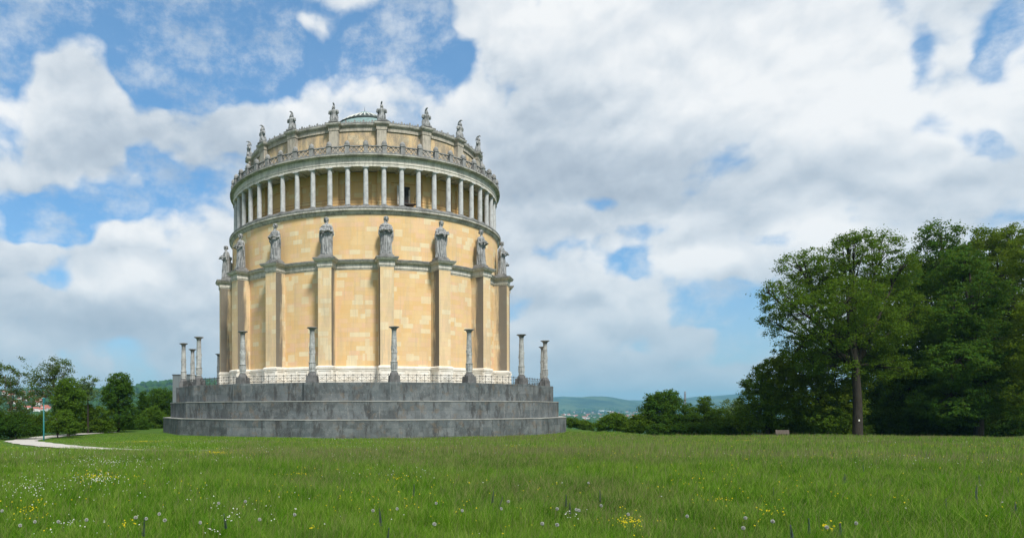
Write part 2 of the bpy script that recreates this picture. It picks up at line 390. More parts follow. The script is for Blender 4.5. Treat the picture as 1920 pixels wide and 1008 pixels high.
def tier_mat():
    m, t = newmat('dark_plinth_stone')
    u, v, _ = t.sep(t.n('ShaderNodeUVMap', uv_map='UVMap').outputs[0])
    row = t.m('FLOOR', t.m('DIVIDE', v, 1.05)); sh = t.n('ShaderNodeTexWhiteNoise', {'W': row}, noise_dimensions='1D').outputs[0]
    us = t.m('DIVIDE', t.m('ADD', u, t.m('MULTIPLY', sh, 5.0)), 3.4); col = t.m('FLOOR', us)
    h = t.n('ShaderNodeTexWhiteNoise', {'Vector': t.comb(col, row, 1.0)}, noise_dimensions='3D').outputs[0]
    h2 = t.n('ShaderNodeTexWhiteNoise', {'Vector': t.comb(t.m('FLOOR', t.m('DIVIDE', u, 1.7)), t.m('FLOOR', t.m('DIVIDE', v, 1.05)), 4.0)}, noise_dimensions='3D').outputs[0]
    c = t.ramp(h, [(0, (.085, .102, .108)), (.5, (.155, .172, .178)), (1, (.075, .087, .09))])
    p = t.comb(u, v, 0)
    n1 = t.noise(p, .35, 6, .65); c = t.mix(t.ss(n1, .44, .58, 0, .55), c, (.07, .076, .078)); n1b = t.noise(t.vm('ADD', p, (9, 3, 2)), .9, 6, .7); c = t.mix(t.ss(n1b, .50, .60, 0, .45), c, (.19, .205, .205))
    s1 = t.noise(t.comb(t.m('MULTIPLY', u, 1.7), t.m('MULTIPLY', v, .22), 0), 1.0, 7, .75)
    c = t.mix(t.ss(s1, .55, .68, 0, .5), c, (.27, .265, .25))
    s2 = t.noise(t.comb(t.m('MULTIPLY', u, 1.1), t.m('MULTIPLY', v, .28), 7), .8, 7, .78)
    c = t.mix(t.ss(s2, .50, .62, 0, .8), c, (.045, .046, .046))
    sp = t.noise(t.comb(u, v, 3), 6, 5, .85); md = t.noise(t.comb(u, v, 6), .5, 3, .6)
    c = t.mix(t.m('MULTIPLY', t.ss(sp, .57, .66), t.ss(md, .45, .58)), c, (.30, .31, .30))
    c = t.mix(t.m('MULTIPLY', t.m('GREATER_THAN', h2, .9985), .5), c, (.33, .33, .30))
    m2 = t.noise(t.comb(u, v, 12), .8, 4, .6); c = t.mix(t.ss(m2, .56, .66, 0, .45), c, (.16, .125, .09))
    fv = t.m('FRACT', t.m('DIVIDE', v, 1.05)); fu = t.m('FRACT', us)
    j = t.m('MAXIMUM', t.m('LESS_THAN', fv, .03), t.m('LESS_THAN', fu, .012)); c = t.mix(t.m('MULTIPLY', j, .38), c, (.04, .04, .04))
    finish(t, c, .85, t.m('SUBTRACT', sp, t.m('MULTIPLY', j, 2)), .3, .03, .25)
    return m
M_tier = tier_mat()

def leafmat(name, a, b, trans=.35):
    m, t = newmat(name)
    r = t.n('ShaderNodeNewGeometry').outputs['Random Per Island']
    pos = t.n('ShaderNodeNewGeometry').outputs['Position']
    n = t.noise(pos, .45, 3, .6)
    k = t.m('ADD', t.m('MULTIPLY', r, .5), t.m('MULTIPLY', t.ss(n, .3, .7), .5))
    c = t.mix(k, a, b)
    d = t.n('ShaderNodeBsdfDiffuse', [c]); tr = t.n('ShaderNodeBsdfTranslucent', [t.mix(.5, c, (.16, .20, .02))])
    g = t.n('ShaderNodeBsdfGlossy', {'Color': (1, 1, 1, 1), 'Roughness': .55})
    mx = t.n('ShaderNodeMixShader', [trans, d.outputs[0], tr.outputs[0]])
    t.n('ShaderNodeOutputMaterial', [mx.outputs[0]])
    return m
L_oak = leafmat('oak_leaves', (.058, .125, .013), (.112, .188, .020), .45)
L_maple = leafmat('maple_leaves', (.036, .100, .013), (.078, .155, .022), .45)
L_yellow = leafmat('yellowgreen_leaves', (.070, .130, .011), (.135, .190, .020), .45)
L_deep = leafmat('deep_green_leaves', (.026, .072, .011), (.052, .110, .016), .42)
L_fresh = leafmat('fresh_green_leaves', (.060, .135, .014), (.11, .19, .024), .42)
L_pale = leafmat('pale_green_leaves', (.09, .16, .055), (.15, .22, .085), .4)
L_birch = leafmat('birch_leaves', (.055, .10, .028), (.11, .16, .045), .4)

# ------------------------------------------------------------------ ground
HX, HY = 0.0, 112.0
def sstep(x, a, b):
    t = np.clip((x - a) / (b - a), 0, 1); return t * t * (3 - 2 * t)
def hnoise(x, y, s, seed=0.0):
    return (np.sin(x / s * 1.3 + seed + 1.7 * np.sin(y / s * .9 + seed)) * np.cos(y / s * 1.1 - seed * 1.3 + 1.3 * np.sin(x / s * .7)))
def outside(x, y):
    # distance past the plateau's rim (0 inside)
    rr = np.minimum(np.maximum(y - 84.0 - np.maximum(0, (x - 60)) * .02, 0), np.maximum(x - 36.5, 0) * 1.2)
    lim = 43.5 + (y - 74) * .13
    ll = np.maximum(-x - np.where(y < 74, 43.5 + (74 - y) * .5, np.minimum(lim, 49)), 0)
    bb = np.maximum(y - 152, 0)
    return np.maximum(np.maximum(rr, ll), bb)
def H(x, y):
    x = np.asarray(x, float); y = np.asarray(y, float)
    yy = np.clip(y, -60, 78)
    z = 1.75 * (1 - yy / 78.0) - .25 * sstep(yy, 30, 78)
    z = z + .05 * hnoise(x, y, 9.0) * sstep(y, 5, 20)
    d = outside(x, y)
    drop = -.18 * d - 60 * sstep(d, 20, 380) + .18 * np.minimum(d, 1e9) * 1.0
    drop = -60 * (1 - np.exp(-d / 190.0))
    z = z + drop
    r = np.hypot(x, y); u = x / np.maximum(y, 1.0)
    fwd = sstep(y / np.maximum(r, 1e-6), .1, .4)
    # far wooded ridge to the right of the hall, nearer one to the left
    ridge = 190 + 13 * np.sin(u * 23 + .4) + 9 * np.sin(u * 51 + 2) + 40 * sstep(u, .42, .60) - 22 * sstep(u, .28, .36) * sstep(u, .52, .42)
    zr = ridge * sstep(y, 5600, 8800 + 500 * np.sin(u * 31)) * sstep(u, -.02, .05)
    dl = (165 + 9 * np.sin(u * 25) + 46 * sstep(u, -.42, -.30) * sstep(u, -.05, -.25)) * sstep(y, 700, 3600) * sstep(u, .05, -.02)
    tex = (hnoise(x, y, 160.0, 2) * 5 + hnoise(x, y, 67.0, 5) * 3.5 + hnoise(x, y, 420., 1) * 16 + hnoise(x, y * .3, 300., 3) * 14) * sstep(y, 900, 3500)
    z = z + fwd * (zr + dl + tex * sstep(zr + dl, 5, 60))
    return z
def Hs(x, y): return float(H(x, y))
PATH_BACK = [(-39.5, 105), (-40.6, 96), (-41.2, 88), (-40.2, 80), (-37.8, 73), (-33.6, 66), (-29, 58.5), (-24.3, 52), (-20, 47), (-14.8, 42.3), (-9.5, 39.5)]
def catmull(pts, n=10):
    out = []; P = [pts[0]] + list(pts) + [pts[-1]]
    for i in range(1, len(P) - 2):
        for k in range(n):
            t = k / n; p0, p1, p2, p3 = (np.array(q, float) for q in P[i - 1:i + 3])
            out.append(.5 * ((2 * p1) + (-p0 + p2) * t + (2 * p0 - 5 * p1 + 4 * p2 - p3) * t * t + (-p0 + 3 * p1 - 3 * p2 + p3) * t ** 3))
    out.append(np.array(pts[-1], float)); return np.array(out)
path_c = catmull(PATH_BACK)
def pathdist(x, y):
    d = np.full(np.shape(x), 1e9)
    for i in range(0, len(path_c), 2):
        d = np.minimum(d, np.hypot(x - path_c[i, 0], y - path_c[i, 1]))
    return d

def polar_sheet(name, rs, azs, mat):
    A, Rr = np.meshgrid(azs, rs); X = Rr * np.sin(A); Y = Rr * np.cos(A); Z = H(X, Y)
    n, mcol = A.shape
    verts = np.stack([X, Y, Z], -1).reshape(-1, 3)
    i = np.arange(n - 1)[:, None] * mcol + np.arange(mcol - 1)[None]
    f = np.stack([i, i + mcol, i + mcol + 1, i + 1], -1).reshape(-1, 4)
    me = npmesh(name, verts, f.ravel(), np.full(len(f), 4), mat, True)
    return link(bpy.data.objects.new(name, me))
def ground_mat():
    m, t = newmat('meadow_ground'); pos = t.n('ShaderNodeNewGeometry').outputs['Position']
    x, y, z = t.sep(pos)
    n1 = t.noise(pos, .12, 5, .6); n2 = t.noise(pos, 2.2, 6, .7); n3 = t.noise(t.comb(x, t.m('MULTIPLY', y, .35), 0), 7, 4, .7)
    c = t.mix(t.ss(n1, .35, .65), (.04, .10, .008), (.07, .13, .014))
    c = t.mix(t.ss(n2, .4, .7, 0, .6), c, (.04, .07, .012)); c = t.mix(t.ss(n3, .5, .75, 0, .5), c, (.12, .14, .05))
    finish(t, c, .95, n2, .6, .1, .1); return m
def hills_mat():
    m, t = newmat('wooded_hills_and_fields'); pos = t.n('ShaderNodeNewGeometry').outputs['Position']
    x, y, z = t.sep(pos)
    n1 = t.noise(pos, .012, 6, .7); n2 = t.noise(pos, .0022, 4, .55); n3 = t.noise(pos, .05, 3, .7)
    wood = t.mix(t.ss(n1, .4, .62), (.014, .034, .012), (.045, .075, .024))
    wood = t.mix(t.ss(n3, .45, .6, 0, .5), wood, (.01, .02, .008))
    n4 = t.noise(t.comb(x, t.m('MULTIPLY', y, .4), 0), .0035, 6, .65); wood = t.mix(t.ss(n4, .46, .60, 0, .75), wood, (.09, .12, .04)); wood = t.mix(t.ss(n4, .50, .38, 0, .8), wood, (.006, .014, .006))
    vor = t.n('ShaderNodeTexVoronoi', {'Vector': t.comb(x, t.m('MULTIPLY', y, .35), 0), 'Scale': .006})
    field = t.mix(t.sep(vor.outputs['Color'])[0], (.10, .15, .045), (.22, .22, .10))
    flat = t.ss(t.n('ShaderNodeNewGeometry').outputs['Normal'] and t.sep(pos)[2], -38, -56)
    k = t.m('MULTIPLY', flat, t.ss(n2, .50, .56)); k = t.m('MULTIPLY', k, t.ss(n1, .62, .5))
    finish(t, t.mix(k, wood, field), .95, None, spec=.05); return m
azs_f = np.unique(np.concatenate([np.radians(np.linspace(-40, 50, 270)), np.radians(np.linspace(-180, 180, 73))]))
rs_n = np.concatenate([[.02], np.geomspace(1, 520, 170)])
tag(polar_sheet('meadow_ground', rs_n, azs_f, ground_mat()), kind='structure')
azs_h = np.unique(np.concatenate([np.radians(np.linspace(-40, 50, 700)), np.radians(np.linspace(-180, 180, 73))]))
tag(polar_sheet('hills', np.geomspace(519, 15000, 190), azs_h, hills_mat()), kind='structure')
# gravel path
def build_path():
    m, t = newmat('pale_gravel'); pos = t.n('ShaderNodeNewGeometry').outputs['Position']
    n = t.noise(pos, 5, 6, .75); c = t.mix(n, (.30, .28, .25), (.55, .53, .49)); finish(t, c, .95, n, .4, .03, .1)
    b = MB(); tg = np.gradient(path_c, axis=0); tg /= np.linalg.norm(tg, axis=1)[:, None]; nm = np.stack([-tg[:, 1], tg[:, 0]], -1)
    L = []
    for i, p in enumerate(path_c):
        w = (1.5 + .12 * math.sin(i * .9)) * (1 - .5 * max(0, i / len(path_c) - .6) / .4)
        L.append([(p[0] + nm[i, 0] * s * w, p[1] + nm[i, 1] * s * w) for s in (-1, -.33, .33, 1)])
    for a, c2 in zip(L[:-1], L[1:]):
        for k in range(3):
            b.quad(*[(q[0], q[1], Hs(*q) + .05) for q in (a[k], a[k + 1], c2[k + 1], c2[k])])
    tag(b.build('path', m), kind='structure')
build_path()

# ------------------------------------------------------------------ the rotunda
PH0 = 7.0
hall = empty('rotunda_hall', (HX, HY, 0))
tag(hall, 'huge round yellow and cream stone memorial hall with colonnade, standing on three dark stone steps', 'monument')
RW, RF, HW = 21.9, 23.9, .93
def pol(r, a, t=0.0):
    return (r * math.sin(a) + t * math.cos(a), -r * math.cos(a) + t * math.sin(a))
# three dark steps (18 sided)
def step_ring(r, z0, z1, name, lab):
    b = MB(); n = 18; per = 2 * r * math.sin(math.pi / n)
    for k in range(n):
        a, c = R_(PH0 + 20 * k), R_(PH0 + 20 * (k + 1)); p, q = pol(r, a), pol(r, c)
        b.quad((*p, z0), (*q, z0), (*q, z1 - .12), (*p, z1 - .12), [(k * per, z0), ((k + 1) * per, z0), ((k + 1) * per, z1), (k * per, z1)])
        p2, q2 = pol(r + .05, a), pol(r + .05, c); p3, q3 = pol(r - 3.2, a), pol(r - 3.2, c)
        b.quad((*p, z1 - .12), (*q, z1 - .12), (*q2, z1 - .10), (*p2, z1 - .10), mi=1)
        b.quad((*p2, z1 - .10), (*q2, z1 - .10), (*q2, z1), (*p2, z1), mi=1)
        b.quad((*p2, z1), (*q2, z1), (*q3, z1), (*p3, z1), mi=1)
    o = b.build(name, [M_tier, M_tread], hall)
    if lab: o['label'] = lab
    return o
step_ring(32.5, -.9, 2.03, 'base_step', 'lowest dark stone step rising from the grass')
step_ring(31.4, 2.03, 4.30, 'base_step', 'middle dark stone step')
def terrace():
    b = MB(); r = 30.35; n = 18; z0, z1 = 4.3, 6.6; per = 2 * r * math.sin(math.pi / n); u = 0
    pts = []
    for k in range(n):
        a = R_(PH0 + 20 * k); hw = .72
        am, ap = a - R_(2.1), a + R_(2.1)
        rr = r - .12
        pts += [pol(rr - .05, am), pol(r + .2, a, -hw), pol(r + .2, a, hw), pol(rr - .05, ap)]
    N = len(pts)
    for i in range(N):
        p, q = pts[i], pts[(i + 1) % N]; l = math.dist(p, q)
        b.quad((*p, z0), (*q, z0), (*q, z1), (*p, z1), [(u, z0), (u + l, z0), (u + l, z1), (u, z1)]); u += l
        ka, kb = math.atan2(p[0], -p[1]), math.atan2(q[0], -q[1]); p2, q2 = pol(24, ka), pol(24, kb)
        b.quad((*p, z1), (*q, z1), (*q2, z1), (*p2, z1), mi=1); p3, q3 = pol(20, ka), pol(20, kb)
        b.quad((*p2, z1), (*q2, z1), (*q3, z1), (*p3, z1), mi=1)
    o = b.build('terrace', [M_tier, M_tread], hall); o['label'] = 'dark stone parapet of the terrace above the two steps'
terrace()
def plan(off, n=9):
    pts = []
    hw = HW + off; rw = RW + off; rf = RF + off; a0 = math.asin(hw / rw)
    for k in range(18):
        a = R_(PH0 + 20 * k)
        pts += [pol(rw, a - a0), pol(rf, a, -hw), pol(rf, a, hw), pol(rw, a + a0)]
        for j in range(1, n):
            pts.append(pol(rw, a + a0 + (R_(20) - 2 * a0) * j / n))
    return pts
def planring(name, prof, mats, mi=None, close=None):
    b = MB(); rings = [(plan(o), z) for z, o in prof]
    for j in range(len(rings) - 1):
        (A, za), (B, zb) = rings[j], rings[j + 1]; u = 0; dv = abs(zb - za) < 1e-5
        for i in range(len(A)):
            i2 = (i + 1) % len(A); l = math.dist(A[i], A[i2])
            vb = zb + (.3 if dv else 0)
            b.quad((*A[i], za), (*A[i2], za), (*B[i2], zb), (*B[i], zb), [(u, za), (u + l, za), (u + l, vb), (u, vb)], mi=(mi[j] if mi else 0)); u += l
    if close is not None:
        A, za = rings[-1]
        for i in range(len(A)):
            p, q = A[i], A[(i + 1) % len(A)]
            p2, q2 = pol(close, math.atan2(p[0], -p[1])), pol(close, math.atan2(q[0], -q[1]))
            b.quad((*p, za), (*q, za), (*q2, za + .04), (*p2, za + .04), mi=(mi[-1] if mi else 0))
    return b
# socle with panelled blocks
b = planring('socle', [(6.45, .30), (7.05, .30), (7.10, .16), (8.62, .16), (8.68, .27), (8.93, .29), (9.05, .10)], [M_soc], close=RW - .1)
def socle_frames(b):
    # raised panel borders on the bays and on the buttress fronts and sides
    def frame(fn, u0, u1, z0, z1, w=.09, d=.07):
        for (a0, a1, b0, b1) in ((u0, u1, z0, z0 + w), (u0, u1, z1 - w, z1), (u0, u0 + w, z0 + w, z1 - w), (u1 - w, u1, z0 + w, z1 - w)):
            P = [fn(a0, d), fn(a1, d)]; Q = [fn(a0, 0), fn(a1, 0)]
            b.quad((*P[0], b0), (*P[1], b0), (*P[1], b1), (*P[0], b1), mi=0)
            b.quad((*Q[0], b1), (*P[0], b1), (*P[1], b1), (*Q[1], b1)); b.quad((*Q[0], b0), (*Q[1], b0), (*P[1], b0), (*P[0], b0))
            b.quad((*Q[0], b0), (*P[0], b0), (*P[0], b1), (*Q[0], b1)); b.quad((*P[1], b0), (*Q[1], b0), (*Q[1], b1), (*P[1], b1))
    rw, rf, hw = RW + .16, RF + .16, HW + .16
    for k in range(18):
        a = R_(PH0 + 20 * k); a0 = math.asin(hw / rw)
        frame(lambda u, d: pol(rf + d, a, u), -hw + .12, hw - .12, 7.25, 8.5)
        for s in (-1, 1):
            frame(lambda u, d: pol(u, a, s * (hw + d)), rw + .2, rf - .12, 7.25, 8.5)
        span = (R_(20) - 2 * a0) * rw; n = 3; w = (span - .3) / n
        for j in range(n):
            frame(lambda u, d: pol(rw + d, a + a0 + u / rw), .15 + j * w + .08, .15 + (j + 1) * w - .08, 7.25, 8.5)
socle_frames(b)
b.build('socle', [M_soc], hall)
# main drum wall
b = MB(); b.lathe([(RW, 8.9), (RW, 12), (RW, 16), (RW, 22.3)], 144); b.build('lower_wall', M_wall, hall, True)
b = MB(); b.lathe([(RW - .05, 23.0), (RW - .05, 26), (RW - .05, 29.6)], 144); b.build('upper_wall', M_wall, hall, True)
# dark line above the socle
def buttress():
    bb = MB(); z0, z1 = 9.0, 22.2; r0 = RW - .25
    segs = 6
    for i in range(segs):
        a, c = z0 + (z1 - z0) * i / segs, z0 + (z1 - z0) * (i + 1) / segs
        bb.quad((-HW, -RF, a), (HW, -RF, a), (HW, -RF, c), (-HW, -RF, c), [(-HW, a), (HW, a), (HW, c), (-HW, c)])
        bb.quad((-HW, -r0, a), (-HW, -RF, a), (-HW, -RF, c), (-HW, -r0, c), [(5, a), (7.2, a), (7.2, c), (5, c)])
        bb.quad((HW, -RF, a), (HW, -r0, a), (HW, -r0, c), (HW, -RF, c), [(9, a), (11.2, a), (11.2, c), (9, c)])
    me = bb.mesh('buttress', [M_butt])
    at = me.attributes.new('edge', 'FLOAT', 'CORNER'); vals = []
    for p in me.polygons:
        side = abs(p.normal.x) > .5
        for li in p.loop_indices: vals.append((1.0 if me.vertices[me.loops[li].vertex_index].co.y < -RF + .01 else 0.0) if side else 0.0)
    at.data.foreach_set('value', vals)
    return me
bm_ = buttress()
for k in range(18):
    o = link(bpy.data.objects.new('buttress', bm_), hall); o.rotation_euler = (0, 0, R_(PH0 + 20 * k))
b = planring('entablature', [(22.10, .03), (22.28, .06), (22.30, .13), (22.80, .13), (22.88, .22), (22.95, .22)], [M_ent]); b.build('entablature', [M_ent], hall)
b = planring('statue_cornice', [(22.95, .22), (22.97, .42), (23.08, .50), (23.2, .52), (23.22, .60), (23.38, .60), (23.42, .52)], [M_ent, M_dark], mi=[0, 0, 0, 0, 1, 1], close=RW - .15)
b.build('statue_cornice', [M_ent, M_dark], hall)
# ring cornice under the colonnade, gallery floor
b = MB(); b.lathe([(RW - .1, 29.5), (RW + .08, 29.62), (RW + .16, 29.8), (RW + .22, 29.95), (RW + .42, 30.05), (RW + .42, 30.28), (RW + .46, 30.30)], 162)
b.lathe([(RW + .46, 30.30), (RW + .46, 30.46), (RW + .36, 30.52), (RW + .10, 30.60), (RW + .05, 30.78), (18.6, 30.80)], 162, mi=1)
b.build('ring_cornice', [M_cor, M_dark], hall, 'auto')
# gallery wall / attic drum
RD = 18.7
b = MB(); b.lathe([(RD, 30.7), (RD, 36.4)], 144); b.build('gallery_wall', M_inner, hall, True)
b = MB(); b.lathe([(RD, 36.9), (RD, 42.62)], 144); b.build('attic_wall', M_drum, hall, True)
b = MB()
for k in range(18):      # raised surround leaving recessed panels
    a = PH0 + 20 * k; r = RD + .16
    for s in (-1, 1):
        e0, e1 = a + s * 1.9, a + s * 4.1; lo, hi = min(e0, e1), max(e0, e1)
        b.lathe([(r, 30.75), (r, 36.3)], 3, a0=lo, a1=hi)
        x = a + s * 4.1; p, q = pol(r, R_(x)), pol(RD - .02, R_(x)); b.quad((*p, 30.75), (*q, 30.75), (*q, 35.0), (*p, 35.0))
    b.lathe([(RD - .02, 35.0), (r, 35.0), (r, 36.3)], 12, a0=a + 4.1, a1=a + 15.9)
    b.lathe([(r, 30.75), (r, 31.1), (RD - .02, 31.1)], 12, a0=a + 4.1, a1=a + 15.9)
b.build('panel_surround', M_inner, hall)
pm = MB(); pm.box((0, -(RD + .17), 33.5), (1.25, .7, 5.9)); pil_me = pm.mesh('pilaster', M_inner)
pm = MB(); pm.box((0, -(RD + .22), 39.4), (1.35, .95, 5.8)); pier_me = pm.mesh('attic_pier', M_pier)
for k in range(18):
    o = link(bpy.data.objects.new('pilaster', pil_me), hall); o.rotation_euler = (0, 0, R_(PH0 + 20 * k))
    o = link(bpy.data.objects.new('attic_pier', pier_me), hall); o.rotation_euler = (0, 0, R_(PH0 + 20 * k))
# attic frieze and cornice with projections over the piers
def plan2(off, n=8):
    pts = []; hw = .72 + off; rw = RD + .1 + off; rf = RD + .72 + off; a0 = math.asin(hw / rw)
    for k in range(18):
        a = R_(PH0 + 20 * k); pts += [pol(rw, a - a0), pol(rf, a, -hw), pol(rf, a, hw), pol(rw, a + a0)]
        for j in range(1, n): pts.append(pol(rw, a + a0 + (R_(20) - 2 * a0) * j / n))
    return pts
def ring2(prof, mi, close):
    b = MB(); rings = [(plan2(o), z) for z, o in prof]
    for j in range(len(rings) - 1):
        (A, za), (B, zb) = rings[j], rings[j + 1]; u = 0
        for i in range(len(A)):
            i2 = (i + 1) % len(A); l = math.dist(A[i], A[i2])
            b.quad((*A[i], za), (*A[i2], za), (*B[i2], zb), (*B[i], zb), [(u, za), (u + l, za), (u + l, zb), (u, zb)], mi=mi[j]); u += l
    A, za = rings[-1]
    for i in range(len(A)):
        p, q = A[i], A[(i + 1) % len(A)]; p2, q2 = pol(close, math.atan2(p[0], -p[1])), pol(close, math.atan2(q[0], -q[1]))
        b.quad((*p, za), (*q, za), (*q2, za + .03), (*p2, za + .03), mi=1)
    return b
ring2([(42.1, .03), (42.62, .05), (42.66, .12), (42.72, .12)], [0, 0, 0], RD).build('attic_frieze', [M_pier, M_dark], hall)
ring2([(42.72, .12), (42.80, .30), (42.92, .36), (43.06, .38), (43.08, .40), (43.16, .36)], [0, 0, 0, 1, 1], RD - 1.2).build('attic_cornice', [M_cor, M_dark], hall)
# cresting rows between the piers
for k in range(18):
    b = MB(); a = PH0 + 20 * k
    b.lathe([(RD + .27, 43.12), (RD + .27, 43.19), (RD + .45, 43.19), (RD + .45, 43.12)], 10, a0=a + 2.9, a1=a + 17.1)
    for j in range(11):
        ang = R_(a + 3.2 + 13.6 * (j + .5) / 11); x, y = pol(RD + .36, ang); big = j % 3 == 1
        w, h = (.17, .40) if big else (.11, .22)
        M = Matrix.Translation((x, y, 43.15)) @ Matrix.Rotation(ang, 4, 'Z')
        pr = [(-w, 0), (w, 0), (w * .9, h * .55), (w * .55, h * .88), (0, h), (-w * .55, h * .88), (-w * .9, h * .55)]
        i = len(b.v); m_ = len(pr)
        for yy in (-.06, .06): b.v += [tuple(M @ Vector((px_, yy, pz))) for px_, pz in pr]
        b.f.append(tuple(i + q for q in range(m_))); b.uv.append([(0, 0)] * m_); b.mi.append(0)
        b.f.append(tuple(i + m_ + q for q in reversed(range(m_)))); b.uv.append([(0, 0)] * m_); b.mi.append(0)
        for q in range(m_):
            q2 = (q + 1) % m_; b.f.append((i + q, i + m_ + q, i + m_ + q2, i + q2)); b.uv.append([(0, 0)] * 4); b.mi.append(0)
    b.build('roof_cresting', M_balu, hall)
# gallery ceiling with beams and colonnade entablature
b = MB(); b.lathe([(RD - .1, 36.42), (21.0, 36.42)], 108)
for k in range(54):
    a = R_(PH0 + 360 / 54 * k); x, y = pol((RD + 21.0) / 2, a); b.box((x, y, 36.30), (.34, 21.0 - RD + .2, .22), rz=a)
b.build('gallery_ceiling', M_ent, hall)
b = MB(); b.lathe([(20.75, 36.45), (20.75, 36.12), (21.72, 36.12), (21.72, 36.50), (21.78, 36.52), (21.78, 36.62), (21.66, 36.64), (21.66, 37.38)], 162)
b.build('colonnade_entablature', M_ent, hall, 'auto')
b = MB(); b.lathe([(21.66, 37.38), (21.78, 37.42), (21.95, 37.5), (22.22, 37.52), (22.24, 37.66)], 162); b.lathe([(22.24, 37.66), (22.24, 37.74), (22.1, 37.80), (18.6, 37.86)], 162, mi=1)
b.build('colonnade_cornice', [M_cor, M_dark], hall, 'auto')
# 54 columns > base, capital
cm = MB().lathe([(.355, 30.95), (.35, 32.5), (.335, 34.5), (.315, 35.82)], 16, c=(0, -21.28, 0)).mesh('column', M_col, 'auto')
bm2 = MB(); bm2.box((0, -21.28, 30.84), (.98, .98, .14)); bm2.lathe([(.47, 30.91), (.48, 30.96), (.45, 31.02), (.37, 31.05), (.35, 31.06)], 16, c=(0, -21.28, 0)); bme = bm2.mesh('base', M_dark, 'auto')
cm2 = MB(); cm2.lathe([(.315, 35.80), (.34, 35.84), (.33, 35.88), (.42, 35.98), (.43, 36.02)], 16, c=(0, -21.28, 0)); cm2.box((0, -21.28, 36.07), (.92, .92, .10)); cme = cm2.mesh('capital', M_col, 'auto')
# balustrade posts and lattice panels
p_ = MB(); p_.box((0, -21.72, 38.35), (.60, .56, 1.0)); p_.box((0, -21.72, 38.93), (.76, .70, .13))
p_.lathe([(.35, 38.99), (.38, 39.12), (.34, 39.34), (.23, 39.52), (.07, 39.63), (.0, 39.64)], 14, c=(0, -21.72, 0)); post_me = p_.mesh('balustrade_post', M_balu, 'auto')
lt = MB(); r = 21.72; half = R_(360 / 54 / 2); W = r * math.sin(half) * 2 - .5; yc = -r * math.cos(half)
def P3(x, z): return (x, yc, z)
for z, h in ((37.95, .16), (38.86, .13)): lt.box((0, yc, z), (W, .24, h))
for j in range(3):
    x0 = -W / 2 + W / 3 * j; x1 = x0 + W / 3
    lt.tube([P3(x0, 38.02), P3(x1, 38.82)], .06, 4); lt.tube([P3(x0, 38.82), P3(x1, 38.02)], .06, 4)
    lt.tube([P3(x1, 38.02), P3(x1, 38.82)], .035, 4)
lat_me = lt.mesh('balustrade_lattice', M_balu)
for k in range(54):
    a = R_(PH0 + 360 / 54 * k)
    c = link(bpy.data.objects.new('column', cm), hall); c.rotation_euler = (0, 0, a)
    link(bpy.data.objects.new('base', bme), c); link(bpy.data.objects.new('capital', cme), c)
    o = link(bpy.data.objects.new('balustrade_post', post_me), hall); o.rotation_euler = (0, 0, a)
    o = link(bpy.data.objects.new('balustrade_lattice', lat_me), hall); o.rotation_euler = (0, 0, a + half)
# gallery rail, door, little landing
b = MB()
for z in (31.55, 31.98): b.lathe([(20.62, z - .025), (20.67, z), (20.62, z + .025)], 162)
b.build('gallery_rail', M_rust, hall)
da = R_(17.6)
M = Matrix.Rotation(da, 4, 'Z')
b = MB(); b.box((0.05, -(RD + .20), 33.15), (1.15, .24, 2.7), M=M); d = b.build('dark_doorway_block', M_door, hall)  # near-black block painted in for the shaded open doorway; the wall has no hole
b = MB(); b.box((-.95, -(RD + .55), 33.15), (.85, .06, 2.7), M=M); b.build('door_leaf', M_leafw, d)
b = MB(); b.box((.55, -(RD + .24), 32.9), (.22, .30, 2.4), M=M); b.build('door_reveal', M_pier, d)
b = MB(); b.box((.2, -(RD + .8), 31.85), (1.9, 1.1, .12), M=M)
for x in (-.6, .1, .8): b.tube([M @ Vector((x, -(RD + .8), 30.8)), M @ Vector((x, -(RD + .8), 31.8))], .05, 6)
for x in (.0, 1.0): b.tube([M @ Vector((x, -(RD + 1.2), 31.9)), M @ Vector((x, -(RD + 1.2), 32.8)), M @ Vector((x + .3, -(RD + 1.0), 33.2))], .03, 6)
b.build('door_landing', M_iron, hall)
# roof dome and glazed lantern
b = MB(); b.lathe([(17.6, 43.1), (14, 44.9), (10, 46.6), (7.0, 47.6)], 72); b.build('roof', M_copper, hall, True)
b = MB(); b.lathe([(7.4, 47.5), (7.3, 48.3), (6.0, 49.35), (4.75, 50.15)], 60); b.build('lantern_skirt', M_copper, hall, True)
b = MB(); b.lathe([(4.75, 50.12), (4.95, 50.16), (4.95, 50.34), (4.6, 50.42)], 60)
b.lathe([(4.7, 50.36), (3.4, 51.18), (1.9, 52.0)], 60); ld = b.build('lantern_dome', M_cdark, hall, 'auto')
b = MB()
for k in range(36):
    a = R_(k * 10); b.tube([(*pol(4.65, a), 50.48), (*pol(3.4, a), 51.28), (*pol(1.9, a), 52.10)], .12, 5)
b.build('glazing_rib', M_rib, ld)
b = MB(); b.lathe([(2.2, 51.86), (2.15, 52.06), (1.2, 52.62), (.3, 53.0), (.0, 53.05)], 36); b.build('lantern_cap', M_copper, ld, True)
b = MB(); b.tube([(0, 0, 53.0), (0, 0, 53.9)], [.05, .02], 6); b.build('finial', M_iron, ld)

